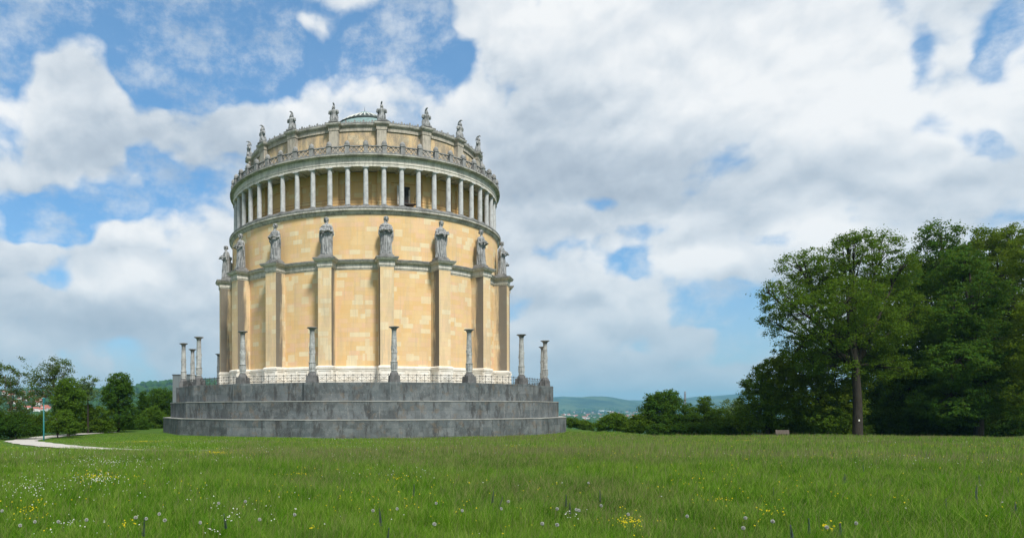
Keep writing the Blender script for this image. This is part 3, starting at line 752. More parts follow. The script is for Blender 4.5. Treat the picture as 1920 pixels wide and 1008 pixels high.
# ------------------------------------------------------------------ statues on the buttresses
def robe_ring(z, rx, ry, cx=0, cy=0, fold=.0, nf=15, ph=0.0, n=96, back=0.0):
    out = []
    for i in range(n):
        t = 2 * math.pi * i / n; f = 1 + 1.45 * fold * (math.sin(nf * t + ph + .8 * math.sin(3 * t)) * .7 + .3 * math.sin(2 * nf * t + 1))
        out.append((cx + rx * f * math.cos(t), cy + ry * f * math.sin(t) + back * max(0, math.sin(t)), z))
    return out
def statue_mesh(var):
    b = MB(); s = [1, -1, 1][var]; lean = .06 * s; rnd = random.Random(var)
    prof = [(0, .80, .62, .10), (.15, .78, .60, .12), (.6, .72, .56, .12), (1.2, .66, .53, .12), (1.8, .63, .51, .11), (2.3, .62, .48, .09), (2.75, .55, .43, .05), (3.05, .50, .38, .03), (3.4, .56, .42, .03), (3.75, .64, .42, .03), (4.0, .58, .34, .02), (4.12, .36, .26, 0), (4.2, .19, .19, 0), (4.42, .17, .18, 0)]
    b.loft([robe_ring(z, rx, ry, lean * math.sin(z * .9), -.02, f, 15, var) for z, rx, ry, f in prof])
    # knee pushed forward under the robe
    b.loft([robe_ring(z, r, r * .9, .24 * s + lean, y, .05, 9, 2, 40) for z, r, y in ((.05, .26, -.42), (.8, .27, -.40), (1.5, .30, -.34), (2.1, .28, -.22), (2.6, .2, -.1))])
    # mantle across the shoulders and down the back, hanging folds at one side
    b.loft([robe_ring(z, rx, ry, .02, .12, .06, 9, var + 1, 72) for z, rx, ry in ((.12, .74, .56), (1.0, .76, .52), (2.0, .78, .50), (2.9, .78, .46), (3.5, .76, .42), (3.9, .66, .34), (4.1, .4, .22))])
    for sd, zlow in ((s, 1.45), (-s, 2.2)):
        for j in range(4):
            x = sd * (.70 + .07 * j); b.tube([(x, .05 - .05 * j, 3.25), (x + .03 * sd, -.02, 2.6), (x + .06 * sd, .04 * (j % 2), zlow + .15 * j)], [.11, .13, .06], 8)
    # girdle folds under the arms
    for z in (2.72, 2.82): b.tube([(-.52, -.20, z + .06), (-.25, -.44, z - .03), (0, -.50, z - .06), (.25, -.44, z - .03), (.52, -.20, z + .06)], .065, 8)
    # arms: shoulder, elbow, hand
    for sg in (-1, 1):
        b.tube([(sg * .56, 0, 3.88), (sg * .72, -.04, 3.55), (sg * .78, -.14, 3.12), (sg * .66, -.48, 3.02), (sg * .50, -.80, 3.08)], [.19, .20, .17, .13, .085], 12)
        b.ell((sg * .46, -.86, 3.08), (.10, .11, .06), 12, 8)
        for q in range(4):
            b.tube([(sg * (.50 - .055 * q), -.86, 3.06), (sg * (.49 - .055 * q), -.98 - .01 * (q % 2), 3.06), (sg * (.47 - .055 * q), -1.0, 3.13 + .01 * q)], [.032, .030, .022], 6)
        b.tube([(sg * .55, -.82, 3.10), (sg * .57, -.90, 3.18), (sg * .52, -.95, 3.20)], [.036, .032, .024], 6)
    # head, turned a little, with hair and wreath
    yaw = R_([-12, 14, 0][var]); Mh = Matrix.Rotation(yaw, 3, 'Z'); hc = Vector((lean * .5, -.06, 4.72))
    def hp(p): return tuple(Mh @ Vector(p) + hc)
    b.ell(tuple(hc), (.235, .27, .33), 24, 18, Mh)
    b.ell(hp((0, -.10, -.20)), (.14, .15, .13), 12, 10)
    b.tube([hp((0, -.26, .06)), hp((0, -.33, -.06)), hp((0, -.27, -.09))], [.028, .045, .03], 6)
    for sg in (-1, 1):
        b.tube([hp((sg * .04, -.262, .09)), hp((sg * .15, -.225, .09))], .028, 6)
        b.ell(hp((sg * .24, 0, 0)), (.035, .06, .08), 8, 6)
    b.tube([hp((-.06, -.262, -.16)), hp((0, -.29, -.155)), hp((.06, -.262, -.16))], .022, 6)
    b.ell(hp((0, .07, .10)), (.31, .32, .30), 20, 14); b.ell(hp((0, .30, -.04)), (.18, .16, .17), 12, 10)
    for sg in (-1, 1): b.tube([hp((sg * .10, -.20, .27)), hp((sg * .26, -.08, .08)), hp((sg * .25, .08, -.16)), hp((sg * .20, .05, -.42))], [.07, .10, .10, .06], 8)
    for i in range(14):
        t = 2 * math.pi * i / 14; b.ell(hp((.30 * math.cos(t), .06 + .31 * math.sin(t), .20)), (.055, .055, .09), 8, 6)
    return remeshed(b, 'statue_body', M_stat, .036, 1)
st_meshes = [statue_mesh(v) for v in range(3)]
def slab(w, h, t_, M): return MB().box((0, 0, 0), (w, h, t_), M=M)
def make_statue(var):
    root = empty('statue'); root['category'] = 'statue'
    body = link(bpy.data.objects.new('statue_body', st_meshes[var]), root); body.location.z = .52
    b = MB(); b.box((0, 0, .15), (2.0, 1.55, .30)); b.box((0, 0, .41), (1.72, 1.35, .22), taper=.94); b.build('plinth', M_dark, root)
    Mt = Matrix.Translation((0, -.78, 3.76)) @ Matrix.Rotation(R_([-16, 14, -8][var]), 4, 'Z') @ Matrix.Rotation(R_(62), 4, 'X')
    b = MB(); b.box((0, 0, 0), (1.42, .50, .13), M=Mt)
    for q in (-.12, 0.0, .12): b.box((0, q, .075), (1.16, .035, .02), M=Mt)
    b.build('tablet', M_stat, root)
    return root
protos = {}
LBL = {-93: 'grey robed stone statue half hidden behind the leftmost figure above the buttresses',
       -73: 'leftmost grey robed stone statue, standing clear of the wall against the sky',
       -53: 'second robed stone statue from the left, just right of the one against the sky',
       -33: 'grey robed stone statue holding a tablet, third from the left above the buttresses',
       -13: 'robed stone statue with a tablet on the buttress just left of the middle one',
       7: 'tallest looking robed stone statue, facing front on the middle buttress',
       27: 'grey robed stone statue, first to the right of the front facing middle one',
       47: 'grey robed stone statue, last on the right before the yellow wall',
       67: 'rightmost grey robed stone statue, seen from the side against the sky',
       87: 'robed stone statue hidden behind the rightmost one against the sky'}
for i, ph in enumerate(sorted(LBL)):
    v = i % 3
    if v not in protos: root = protos[v] = make_statue(v)
    else: root = copy_tree(protos[v])
    a = R_(ph); x, y = pol(22.95, a); root.location = (HX + x, HY + y, 23.44); root.rotation_euler = (0, 0, a)
    root['label'] = LBL[ph]; root['group'] = 'robed statues on the buttresses'

# ------------------------------------------------------------------ armour trophies on the attic piers
def trophy_mesh():
    b = MB()
    pr = [(0, .50, .40), (.25, .52, .42), (.6, .44, .36), (.95, .37, .30), (1.15, .40, .32), (1.45, .50, .36), (1.62, .44, .30), (1.72, .22, .20), (1.85, .16, .16)]
    b.loft([robe_ring(z, rx, ry, 0, 0, .05 if z < .9 else 0, 12, 0, 48) for z, rx, ry in pr])
    for sg in (-1, 1):
        b.ell((sg * .52, 0, 1.42), (.22, .24, .24), 12, 10)
        b.tube([(sg * .56, 0, 1.38), (sg * .66, 0, 1.10)], [.2, .15], 10)
        b.tube([(sg * .42, .25, .05), (sg * .50, .2, .7), (sg * .42, .18, 1.2)], [.18, .16, .06], 8)
    return remeshed(b, 'cuirass', M_stat, .04, 1)
tr_me = trophy_mesh()
def make_trophy():
    root = empty('armour_trophy'); root['category'] = 'sculpture'
    MB().box((0, 0, .10), (1.25, 1.05, .20), taper=.95).build('plinth', M_dark, root)
    c = link(bpy.data.objects.new('cuirass', tr_me), root); c.location.z = .18
    b = MB(); b.ell((0, 0, 2.18), (.22, .26, .28)); b.tube([(0, -.28, 2.14), (0, -.30, 1.98)], [.05, .04], 6)
    for sg in (-1, 1): b.box((sg * .15, -.16, 2.0), (.10, .16, .26))
    h = b.build('helmet', M_stat, root, True)
    b = MB(); pts = [(0, -.42, 2.62), (0, -.22, 2.72), (0, .02, 2.70), (0, .22, 2.56), (0, .34, 2.32), (0, .38, 2.05)]
    b.tube(pts, [.04, .10, .12, .11, .09, .05], 8); b.tube([(0, -.05, 2.4), (0, -.05, 2.66)], .07, 6); b.tube([(0, .15, 2.3), (0, .2, 2.55)], .07, 6); b.build('crest', M_stat, h, True)
    b = MB(); Mx = Matrix.Translation((.42, .12, .62)) @ Matrix.Rotation(R_(70), 4, 'Y')
    b.lathe([(.0, .10), (.25, .08), (.45, .0), (.47, -.05), (.0, -.05)], 20); b.v = [tuple(Mx @ Vector(p)) for p in b.v]; b.build('shield', M_stat, root, True)
    return root
TL = {-93: 'crested armour trophy on the far left edge of the attic, behind the leftmost one', -73: 'leftmost crested armour trophy on the attic, at the left end of the roof line',
      -53: 'crested armour trophy second from the left on the roof line', -33: 'crested armour trophy third from the left on the roof line',
      -13: 'front facing armour trophy just left of the green lantern', 7: 'front facing armour trophy just right of the green lantern, highest on the roof line',
      27: 'crested armour trophy third from the right on the roof line', 47: 'crested armour trophy second from the right on the roof line',
      67: 'rightmost crested armour trophy at the right end of the roof line', 87: 'armour trophy on the far right edge of the attic, behind the rightmost one'}
tp = None
for ph in sorted(TL):
    root = tp = make_trophy() if tp is None else tp
    if ph != -93: root = copy_tree(tp)
    a = R_(ph); x, y = pol(RD + .62, a); root.location = (HX + x, HY + y, 43.18); root.rotation_euler = (0, 0, a)
    root['label'] = TL[ph]; root['group'] = 'armour trophies along the roof'

# ------------------------------------------------------------------ candelabra on the terrace
def make_cand():
    root = empty('candelabrum'); root['category'] = 'stone column'
    b = MB(); b.box((0, 0, .42), (1.34, 1.34, .84), taper=.93); b.lathe([(.60, .84), (.58, .95), (.50, 1.15), (.40, 1.28), (.34, 1.32)], 20); b.build('pedestal', M_ped, root, 'auto')
    b = MB(); b.lathe([(.34, 1.32), (.40, 1.38), (.40, 1.46), (.33, 1.54), (.37, 1.66), (.40, 1.95), (.385, 2.3), (.40, 2.42), (.46, 2.48), (.46, 2.54), (.36, 2.58),
        (.355, 3.55), (.385, 3.58), (.385, 3.64), (.35, 3.66), (.36, 4.0), (.345, 4.5), (.37, 4.52), (.37, 4.58), (.335, 4.6), (.32, 5.45), (.34, 5.47), (.34, 5.52), (.31, 5.54), (.29, 6.3), (.31, 6.33), (.29, 6.38)], 20)
    for k in range(10):
        a = 2 * math.pi * k / 10; b.tube([(.37 * math.cos(a), .37 * math.sin(a), 1.6), (.41 * math.cos(a), .41 * math.sin(a), 2.0), (.38 * math.cos(a), .38 * math.sin(a), 2.42)], .05, 5)
        b.ell((.36 * math.cos(a), .36 * math.sin(a), 3.75 + .35 * (k % 3) * .8), (.06, .06, .16), 6, 5)
    b.build('shaft', M_cand, root, 'auto')
    b = MB(); b.lathe([(.29, 6.36), (.30, 6.45), (.36, 6.62), (.50, 6.74), (.66, 6.80), (.66, 6.87), (.55, 6.90), (.0, 6.86)], 20); b.build('bowl', M_dark, root, 'auto')
    return root
CLB = {-133: None, -113: 'stone candelabrum column seen behind the left edge of the yellow hall', -93: 'shorter looking stone candelabrum column between the two tall ones at the left terrace end',
       -73: 'outermost left stone candelabrum column in front of the grey metal box', -53: 'tall stone candelabrum column at the left, the nearest of the left terrace cluster',
       -33: 'stone candelabrum column before the leftmost yellow buttresses', -13: 'stone candelabrum column left of the middle of the terrace, before the yellow wall',
       7: 'stone candelabrum column at the middle of the terrace front, before the middle buttress', 27: 'stone candelabrum column right of the middle, before the yellow wall',
       47: 'stone candelabrum column just right of the hall, seen against the sky', 67: 'outermost right stone candelabrum column at the end of the terrace', 87: 'stone candelabrum column mostly hidden behind the outermost right one'}
cp = None
for ph in sorted(CLB):
    if CLB[ph] is None: continue
    if cp is None: root = cp = make_cand()
    else: root = copy_tree(cp)
    a = R_(ph); x, y = pol(29.45, a); root.location = (HX + x, HY + y, 6.6); root.rotation_euler = (0, 0, a)
    root['label'] = CLB[ph]; root['group'] = 'candelabra columns around the terrace'
# railings between them
def railing_mesh():
    b = MB(); r = 29.5; h = R_(10); L = r * math.sin(h) * 2 - 1.4; y = -r * math.cos(h) - .1; n = 8; w = L / n
    for z, t_ in ((.95, .032), (.60, .022), (.18, .028)): b.tube([(-L / 2, y, z), (L / 2, y, z)], t_, 5)
    for i in range(n + 1):
        x = -L / 2 + w * i; b.tube([(x, y, 0), (x, y, 1.0)], .032, 6); b.ell((x, y, 1.03), (.05, .05, .05), 6, 5)
        if i < n:
            for (xa, za, xb, zb) in ((x, .18, x + w, .95), (x, .95, x + w, .18)): b.tube([(xa, y, za), (xb, y, zb)], .016, 4)
            b.tube([(x + w / 2, y, .18), (x + w / 2, y, .95)], .014, 4)
    return b.mesh('railing', M_iron)
rail_me = railing_mesh()
RLB = ['far left', 'second from the left', 'third from the left', 'left of the middle', 'in the middle left', 'right of the middle candelabrum', 'second from the right', 'at the right end']
names = {-103: 'iron railing at the far left end behind the candelabra', -83: 'iron railing beside the grey metal box on the left', -63: 'iron railing between the two tall left candelabra',
         -43: 'black iron railing span at the left corner of the terrace', -23: 'black iron railing span before the left buttresses', -3: 'black iron railing span left of the middle candelabrum',
         17: 'black iron railing span right of the middle candelabrum', 37: 'black iron railing span running to the right corner of the hall', 57: 'iron railing span against the sky between the two right candelabra',
         77: 'iron railing span turning the right end of the terrace', 97: 'iron railing behind the right end of the terrace'}
for ph in names:
    o = link(bpy.data.objects.new('iron_railing', rail_me)); o.location = (HX, HY, 6.6); o.rotation_euler = (0, 0, R_(ph))
    tag(o, names[ph], 'railing', 'iron railings around the terrace')
# grey metal box at the left
gb = empty('access_box', (-32.4, 119.5, 0)); tag(gb, 'grey metal panelled access box at the left end of the stone base', 'lift housing')
b = MB(); b.box((0, 0, 4.5), (3.3, 3.4, 9.6)); b.build('panel_body', M_panel, gb)
b = MB()
for z in (2.2, 4.3, 6.4): b.box((0, 0, z), (3.32, 3.42, .04))
for x in (-.55, .55): b.box((x, -1.7, 4.5), (.03, .04, 9.5))
b.build('panel_joint', M_joint, gb)
b = MB(); b.box((0, 0, 9.36), (3.5, 3.6, .14)); b.build('roof_edge', M_joint, gb)
b = MB(); b.box((1.1, -1.73, 5.9), (.8, .10, 2.2)); b.build('door', M_joint, gb)

# ------------------------------------------------------------------ trees
def leaves_mesh(name, lobes, mat, rng, dens, leaf, clump, gap, flat=.65, rugged=.35):
    """lobes: centre xyz, radii xyz. Leaf clumps spread through the outer part of each lobe."""
    C_ = []
    for (c, r) in lobes:
        area = 4 * math.pi * ((r[0] * r[1] + r[0] * r[2] + r[1] * r[2]) / 3)
        n = max(6, int(area * dens / (clump * clump)))
        d = rng.normal(size=(n, 3)); d /= np.linalg.norm(d, axis=1)[:, None]
        bump = 1 + rugged * (np.sin(d[:, 0] * 5 + c[0]) * np.cos(d[:, 2] * 6 + c[1]) + .5 * np.sin(d[:, 1] * 11 + d[:, 2] * 9)) * .6
        rad = rng.uniform(.45, 1.0, n) ** .55 * bump
        p = np.array(c) + d * np.array(r) * rad[:, None]
        keep = rng.random(n) > gap * (.6 + .8 * (np.sin(p[:, 0] * 1.9 + p[:, 2] * .7) * np.sin(p[:, 2] * 2.1 + 1) > .1))
        C_.append(p[keep])
    C_ = np.concatenate(C_)
    nc = len(C_); per = rng.integers(26, 52, nc)
    idx = np.repeat(np.arange(nc), per); N = len(idx)
    size = rng.uniform(.6, 1.35, nc)[idx]
    d = rng.normal(size=(N, 3)) * np.array([1, 1, flat]) * .42
    ctr = C_[idx] + d * (clump * size)[:, None]
    # leaf normals: mostly away from the clump's centre and up
    nrm = d / np.maximum(np.linalg.norm(d, axis=1), 1e-6)[:, None] * .7 + rng.normal(size=(N, 3)) * .55 + np.array([0, 0, .55])
    nrm /= np.linalg.norm(nrm, axis=1)[:, None]
    a = np.cross(nrm, rng.normal(size=(N, 3))); a /= np.linalg.norm(a, axis=1)[:, None]; b = np.cross(nrm, a)
    L = leaf * rng.uniform(.6, 1.3, N)[:, None]
    v = np.stack([ctr - a * L, ctr - b * L * .55, ctr + a * L, ctr + b * L * .55], 1).reshape(-1, 3)
    return npmesh(name, v, np.arange(len(v)), np.full(N, 4), mat), C_
NLEAF = [0]
def tree(name, label, group, bx, by, Y, lobes, leafm, trunk_r, bark=None, dens=.5, leaf=.16, clump=.8, gap=.2, seed=1, fork=.45, flat=.65, cat='tree', limbs=True, rugged=.35):
    """bx: pixel column of the trunk foot, lobes: (px, py, rx px, rz px, depth shift m)"""
    rng = np.random.default_rng(seed); rnd = random.Random(seed)
    X0 = (bx - PX) / F * Y; Z0 = Hs(X0, Y) - .15
    root = empty(name, (X0, Y, Z0)); tag(root, label, cat, group)
    Ls = []
    for (px, py, rx, rz, dy) in lobes:
        yy = Y + dy; x = (px - PX) / F * yy - X0; z = EYE + (PY - py) / F * yy - Z0
        r1, r2 = rx / F * yy, rz / F * yy
        Ls.append(((x, dy, z), (r1, (r1 * .6 + r2 * .4), r2)))
    me, C_ = leaves_mesh('crown', Ls, leafm, rng, dens * 1.55, leaf * .93, clump, gap, flat, rugged)
    NLEAF[0] += len(me.polygons)
    link(bpy.data.objects.new('crown', me), root)
    b = MB(); top = max(l[0][2] + l[1][2] * .4 for l in Ls); cx = np.mean([l[0][0] for l in Ls]); cy = np.mean([l[0][1] for l in Ls])
    hf = top * fork
    trunk = [(0, 0, -.6), (0, 0, .25), (0, 0, hf * .5), (cx * .12, cy * .1, hf), (cx * .5, cy * .5, (hf + top) / 2), (cx * .8, cy * .8, top * .95)]
    b.tube(trunk, [trunk_r * 1.55, trunk_r * 1.12, trunk_r * .95, trunk_r * .8, trunk_r * .42, trunk_r * .08], 12)
    if limbs:
        for li, (c, r) in enumerate(Ls):
            t0 = hf * rnd.uniform(.85, 1.25); s = Vector((cx * .15, cy * .1, t0)); e = Vector(c)
            m1 = s.lerp(e, .45) + Vector((rnd.uniform(-.4, .4), rnd.uniform(-.4, .4), -.1 * (e - s).length * .5 + .5))
            rr = trunk_r * .42; b.tube([s, m1, e], [rr, rr * .7, rr * .4], 7)
            sel = rng.choice(len(C_), min(len(C_), 400), replace=False); near = [Vector(C_[q]) for q in sel if np.linalg.norm((C_[q] - np.array(c)) / np.array(r)) < 1.15]
            rnd.shuffle(near)
            for q in near[:9]:
                mm = e.lerp(q, .5) + Vector((rnd.uniform(-.3, .3), rnd.uniform(-.3, .3), rnd.uniform(-.2, .4)))
                b.tube([m1.lerp(e, rnd.uniform(.5, 1)), mm, q], [rr * .35, rr * .2, .02], 5)
    b.build('trunk', bark or M_bark, root, True)
    return root
G1 = 'trees at the right wood edge'; G2 = 'trees and bushes at the right rim'; G3 = 'trees and bushes on the left'
# the big oak
oak = tree('oak_tree', 'big spreading oak with bare thick trunk and open crown before the right wood', G1, 1608, 812, 82,
     [(1500, 500, 42, 34, 0), (1470, 560, 48, 36, -1), (1545, 520, 48, 42, 1), (1600, 475, 52, 38, 0), (1650, 470, 42, 34, 2), (1690, 500, 32, 32, 1), (1455, 610, 30, 26, 0), (1520, 590, 52, 40, -3),
      (1590, 560, 56, 44, -4), (1650, 560, 54, 44, 3), (1560, 630, 52, 32, -2), (1640, 630, 58, 34, 1), (1500, 650, 46, 28, 0), (1590, 450, 24, 14, 0), (1440, 548, 26, 13, 0), (1700, 600, 40, 50, 3), (1560, 580, 60, 50, 0), (1620, 600, 60, 50, 1), (1530, 540, 50, 40, 2), (1600, 520, 60, 40, 3), (1610, 655, 50, 30, 2), (1560, 690, 46, 26, 1), (1655, 690, 52, 30, 2), (1520, 680, 34, 22, 0)],
     L_oak, .50, dens=.46, leaf=.125, clump=.72, gap=.24, seed=11, fork=.36)
oak.rotation_euler = (0, 0, 0)
tm = MB(); tm.box((-.30, -.655, 2.15), (.14, .03, .2)); tm.build('trail_mark', M_white, oak)
tree('maple_tree', 'tall dark green maple rising just right of the oak, with a rounded peak', G1, 1775, 812, 92,
     [(1765, 440, 34, 26, 0), (1760, 490, 52, 40, 0), (1800, 520, 50, 40, 2), (1745, 560, 52, 50, -2), (1790, 610, 70, 50, -3), (1745, 680, 70, 55, -2), (1800, 720, 80, 60, -3), (1700, 740, 60, 55, 0)],
     L_maple, .5, dens=.50, leaf=.17, clump=.85, gap=.12, seed=21)
tree('maple_tree', 'broad bright topped dark green maple in front at the right, with drooping leafy tiers', G1, 1835, 812, 86,
     [(1800, 500, 40, 30, 0), (1830, 560, 56, 44, -2), (1790, 600, 52, 36, -3), (1850, 640, 60, 45, -3), (1790, 680, 62, 40, -4), (1850, 730, 62, 50, -2), (1780, 760, 62, 44, -2)],
     L_maple, .5, dens=.55, leaf=.16, clump=.75, gap=.12, seed=22, flat=.4)
tree('lime_tree', 'tall yellowish green tree at the right picture edge', G1, 1900, 812, 94,
     [(1860, 450, 40, 24, 0), (1900, 455, 42, 30, 0), (1880, 510, 56, 40, -1), (1925, 560, 50, 50, -1), (1880, 600, 50, 46, 2), (1930, 660, 55, 55, 0), (1890, 720, 60, 60, 0), (1940, 760, 50, 50, 0)],
     L_yellow, .5, dens=.5, leaf=.16, clump=.8, gap=.14, seed=23)
tree('lime_tree', 'yellow green branches of the nearest tree reaching in from the right edge', G1, 1965, 812, 78,
     [(1925, 480, 30, 40, 0), (1935, 590, 36, 26, 0), (1950, 660, 60, 60, 0), (1960, 740, 60, 60, 0)], L_yellow, .45, dens=.5, leaf=.14, clump=.7, gap=.15, seed=24)
tree('beech_tree', 'dark tree filling the wood behind the oak trunk', G1, 1690, 812, 96,
     [(1660, 560, 60, 50, 0), (1640, 640, 66, 56, 0), (1700, 650, 66, 60, 0), (1660, 740, 70, 66, 0), (1730, 750, 66, 60, 2), (1620, 770, 50, 50, 4), (1720, 530, 40, 44, 0)], L_deep, .5, dens=.55, leaf=.19, clump=.9, gap=.06, seed=25)
tree('hornbeam_tree', 'yellow green leafy tree left of the oak trunk, above the bench', G1, 1545, 812, 88,
     [(1545, 655, 54, 34, 0), (1500, 690, 50, 36, -1), (1570, 700, 50, 50, 0), (1530, 750, 60, 52, -1), (1480, 740, 44, 44, 0), (1470, 690, 30, 22, 0), (1575, 765, 40, 50, -1)],
     L_yellow, .35, dens=.55, leaf=.15, clump=.75, gap=.10, seed=26, fork=.3)
tree('hornbeam_tree', 'mid green bushy tree at the wood edge, directly left of the bench', G1, 1440, 812, 90,
     [(1425, 720, 26, 22, 0), (1450, 700, 34, 30, 0), (1425, 755, 38, 40, 0), (1465, 770, 40, 44, -1), (1405, 785, 24, 28, 0), (1420, 808, 40, 18, 5), (1470, 805, 40, 20, 6)], L_oak, .3, dens=.6, leaf=.15, clump=.7, gap=.12, seed=27, fork=.3)
tree('wood_edge_tree', 'very dark tree deep inside the wood at the right, behind the maples', G1, 1830, 812, 104,
     [(1780, 560, 80, 80, 0), (1880, 620, 80, 80, 0), (1800, 700, 90, 80, 0), (1900, 740, 80, 80, 0), (1730, 730, 80, 80, 0), (1840, 500, 60, 50, 0)], L_deep, .5, dens=.5, leaf=.22, clump=1.0, gap=.05, seed=28)
tree('undergrowth_bush', 'dark low undergrowth between the trunks right of the oak', G1, 1760, 812, 90,
     [(1700, 790, 60, 30, 0), (1780, 785, 70, 36, 0), (1860, 785, 70, 36, 0), (1930, 785, 60, 36, 0), (1640, 792, 40, 28, 2), (1700, 812, 60, 24, 0), (1780, 812, 60, 24, 0), (1860, 812, 60, 24, 0), (1930, 812, 60, 24, 0), (1620, 812, 50, 22, 4)], L_deep, .15, dens=.7, leaf=.16, clump=.7, gap=.05, seed=29, fork=.2, cat='bush')
tree('undergrowth_bush', 'leafy green bush between the bench and the oak trunk', G1, 1560, 812, 86,
     [(1545, 785, 40, 30, 0), (1585, 788, 24, 28, 2), (1505, 790, 26, 26, 2), (1540, 812, 50, 18, 3), (1470, 812, 40, 18, 5), (1590, 812, 40, 16, 3)], L_oak, .12, dens=.7, leaf=.13, clump=.6, gap=.08, seed=30, fork=.2, cat='bush')
# right rim between the hall and the wood
def rimY(px): return 98
tree('maple_tree', 'rounded dark green tree standing alone above the bushes between the hall and the wood', G2, 1250, 812, 98,
     [(1248, 748, 22, 18, 0), (1235, 770, 30, 26, 0), (1265, 775, 28, 26, 0), (1222, 760, 12, 20, 0), (1250, 800, 40, 22, 0)], L_maple, .28, dens=.75, leaf=.14, clump=.6, gap=.12, seed=31, fork=.3)
tree('ash_tree', 'lighter green tree with a pointed tip right of the rounded dark one', G2, 1322, 812, 100,
     [(1320, 760, 12, 18, 0), (1318, 785, 32, 26, 0), (1300, 795, 26, 22, 0), (1345, 792, 26, 24, 0)], L_fresh, .2, dens=.75, leaf=.13, clump=.6, gap=.18, seed=32, fork=.3)
tree('willow_tree', 'pale hazy green tree right beside the wood edge', G2, 1375, 812, 112,
     [(1370, 765, 22, 18, 0), (1385, 785, 26, 26, 0), (1355, 795, 22, 20, 0)], L_pale, .2, dens=.7, leaf=.14, clump=.65, gap=.25, seed=33, fork=.3)
tree('hazel_bush', 'rounded green bush nearest the hall on the right rim, standing before the town', G2, 1150, 808, 100,
     [(1150, 786, 20, 12, 0), (1135, 797, 18, 12, 0), (1168, 797, 22, 14, 0)], L_fresh, .1, dens=.9, leaf=.12, clump=.5, gap=.1, seed=34, fork=.3, cat='bush')
tree('hazel_bush', 'low olive green bush between the rounded one and the dark tree', G2, 1200, 812, 98,
     [(1195, 793, 16, 16, 0), (1208, 797, 20, 18, 0), (1182, 802, 14, 12, 0)], L_oak, .1, dens=.9, leaf=.12, clump=.5, gap=.15, seed=35, fork=.3, cat='bush')
tree('hazel_bush', 'low strip of bushes at the foot of the dark stone steps on the right', G2, 1085, 800, 128,
     [(1072, 792, 12, 10, 0), (1090, 797, 14, 9, 0), (1106, 801, 12, 8, 0)], L_oak, .1, dens=.9, leaf=.14, clump=.55, gap=.15, seed=36, fork=.3, cat='bush')
tree('hazel_bush', 'dark bushes filling the rim below the pointed light tree', G2, 1390, 812, 94,
     [(1290, 806, 30, 14, 0), (1340, 806, 32, 14, 0), (1385, 803, 30, 18, 0), (1240, 808, 26, 12, 0)], L_deep, .1, dens=.8, leaf=.13, clump=.55, gap=.1, seed=37, fork=.3, cat='bush')
# left group
tree('birch_tree', 'loose see-through tree at the left picture edge', G3, 22, 822, 84,
     [(10, 700, 22, 22, 0), (38, 705, 20, 28, 0), (15, 740, 30, 24, 0), (45, 750, 20, 22, 0), (-15, 720, 26, 50, 0), (20, 775, 36, 14, 0)], L_birch, .16, bark=M_barkl, dens=.40, leaf=.12, clump=.62, gap=.42, seed=41, fork=.4)
tree('birch_tree', 'tall birch with arching drooping crown on the left', G3, 108, 815, 92,
     [(110, 685, 24, 18, 0), (88, 697, 26, 16, 0), (70, 715, 22, 16, 0), (122, 700, 12, 16, 0), (100, 722, 26, 20, 0), (65, 745, 14, 18, 0), (85, 745, 14, 18, 0)], L_birch, .18, bark=M_barkl, dens=.45, leaf=.12, clump=.62, gap=.36, seed=42, fork=.5)
tree('maple_tree', 'dense rounded green tree below the arching birch', G3, 128, 812, 88,
     [(127, 725, 20, 18, 0), (122, 745, 24, 24, 0), (140, 750, 18, 24, 0), (125, 770, 26, 18, 0)], L_fresh, .18, dens=.8, leaf=.13, clump=.6, gap=.1, seed=43)
tree('ash_tree', 'small airy light crowned tree between the round one and the tall dark one', G3, 165, 810, 98,
     [(165, 714, 16, 10, 0), (158, 728, 16, 12, 0), (170, 740, 14, 12, 0)], L_pale, .13, dens=.55, leaf=.12, clump=.55, gap=.35, seed=44, fork=.5)
tree('maple_tree', 'tall dark green tree with an uneven top, nearest the hall on the left', G3, 222, 808, 104,
     [(222, 708, 18, 13, 0), (230, 724, 20, 16, 0), (208, 732, 16, 18, 0), (222, 750, 28, 22, 0), (225, 780, 30, 24, 0)], L_maple, .25, dens=.8, leaf=.14, clump=.65, gap=.14, seed=45)
tree('ash_tree', 'mid height green tree beside the grey metal box', G3, 300, 803, 132,
     [(300, 740, 22, 14, 0), (285, 755, 24, 16, 0), (315, 755, 22, 20, 0), (296, 775, 30, 20, 0)], L_maple, .22, dens=.75, leaf=.16, clump=.75, gap=.12, seed=46)
tree('spruce_tree', 'small dark pointed tree left of the mid height green one', G3, 268, 803, 128,
     [(268, 742, 5, 10, 0), (268, 757, 10, 12, 0), (268, 775, 14, 14, 0)], L_deep, .12, dens=.9, leaf=.14, clump=.6, gap=.1, seed=47, fork=.6)
tree('hazel_bush', 'light yellowish green bush beside the teal lamp post', G3, 108, 812, 84,
     [(108, 797, 14, 12, 0), (122, 785, 14, 16, 0), (98, 804, 8, 6, 0), (135, 800, 16, 12, 0)], L_fresh, .08, dens=1.0, leaf=.10, clump=.45, gap=.1, seed=48, fork=.3, cat='bush')
tree('hazel_bush', 'wide rounded green bush behind the path bend', G3, 170, 810, 100,
     [(155, 775, 26, 20, 0), (180, 780, 26, 20, 0), (165, 798, 36, 12, 0), (195, 798, 20, 12, 0)], L_oak, .1, dens=.8, leaf=.13, clump=.6, gap=.1, seed=49, fork=.3, cat='bush')
tree('hazel_bush', 'dark green thicket below the tall tree, behind the path end', G3, 240, 806, 116,
     [(235, 795, 26, 12, 0), (258, 792, 22, 14, 0), (212, 798, 18, 12, 0)], L_maple, .1, dens=.8, leaf=.14, clump=.6, gap=.1, seed=50, fork=.3, cat='bush')
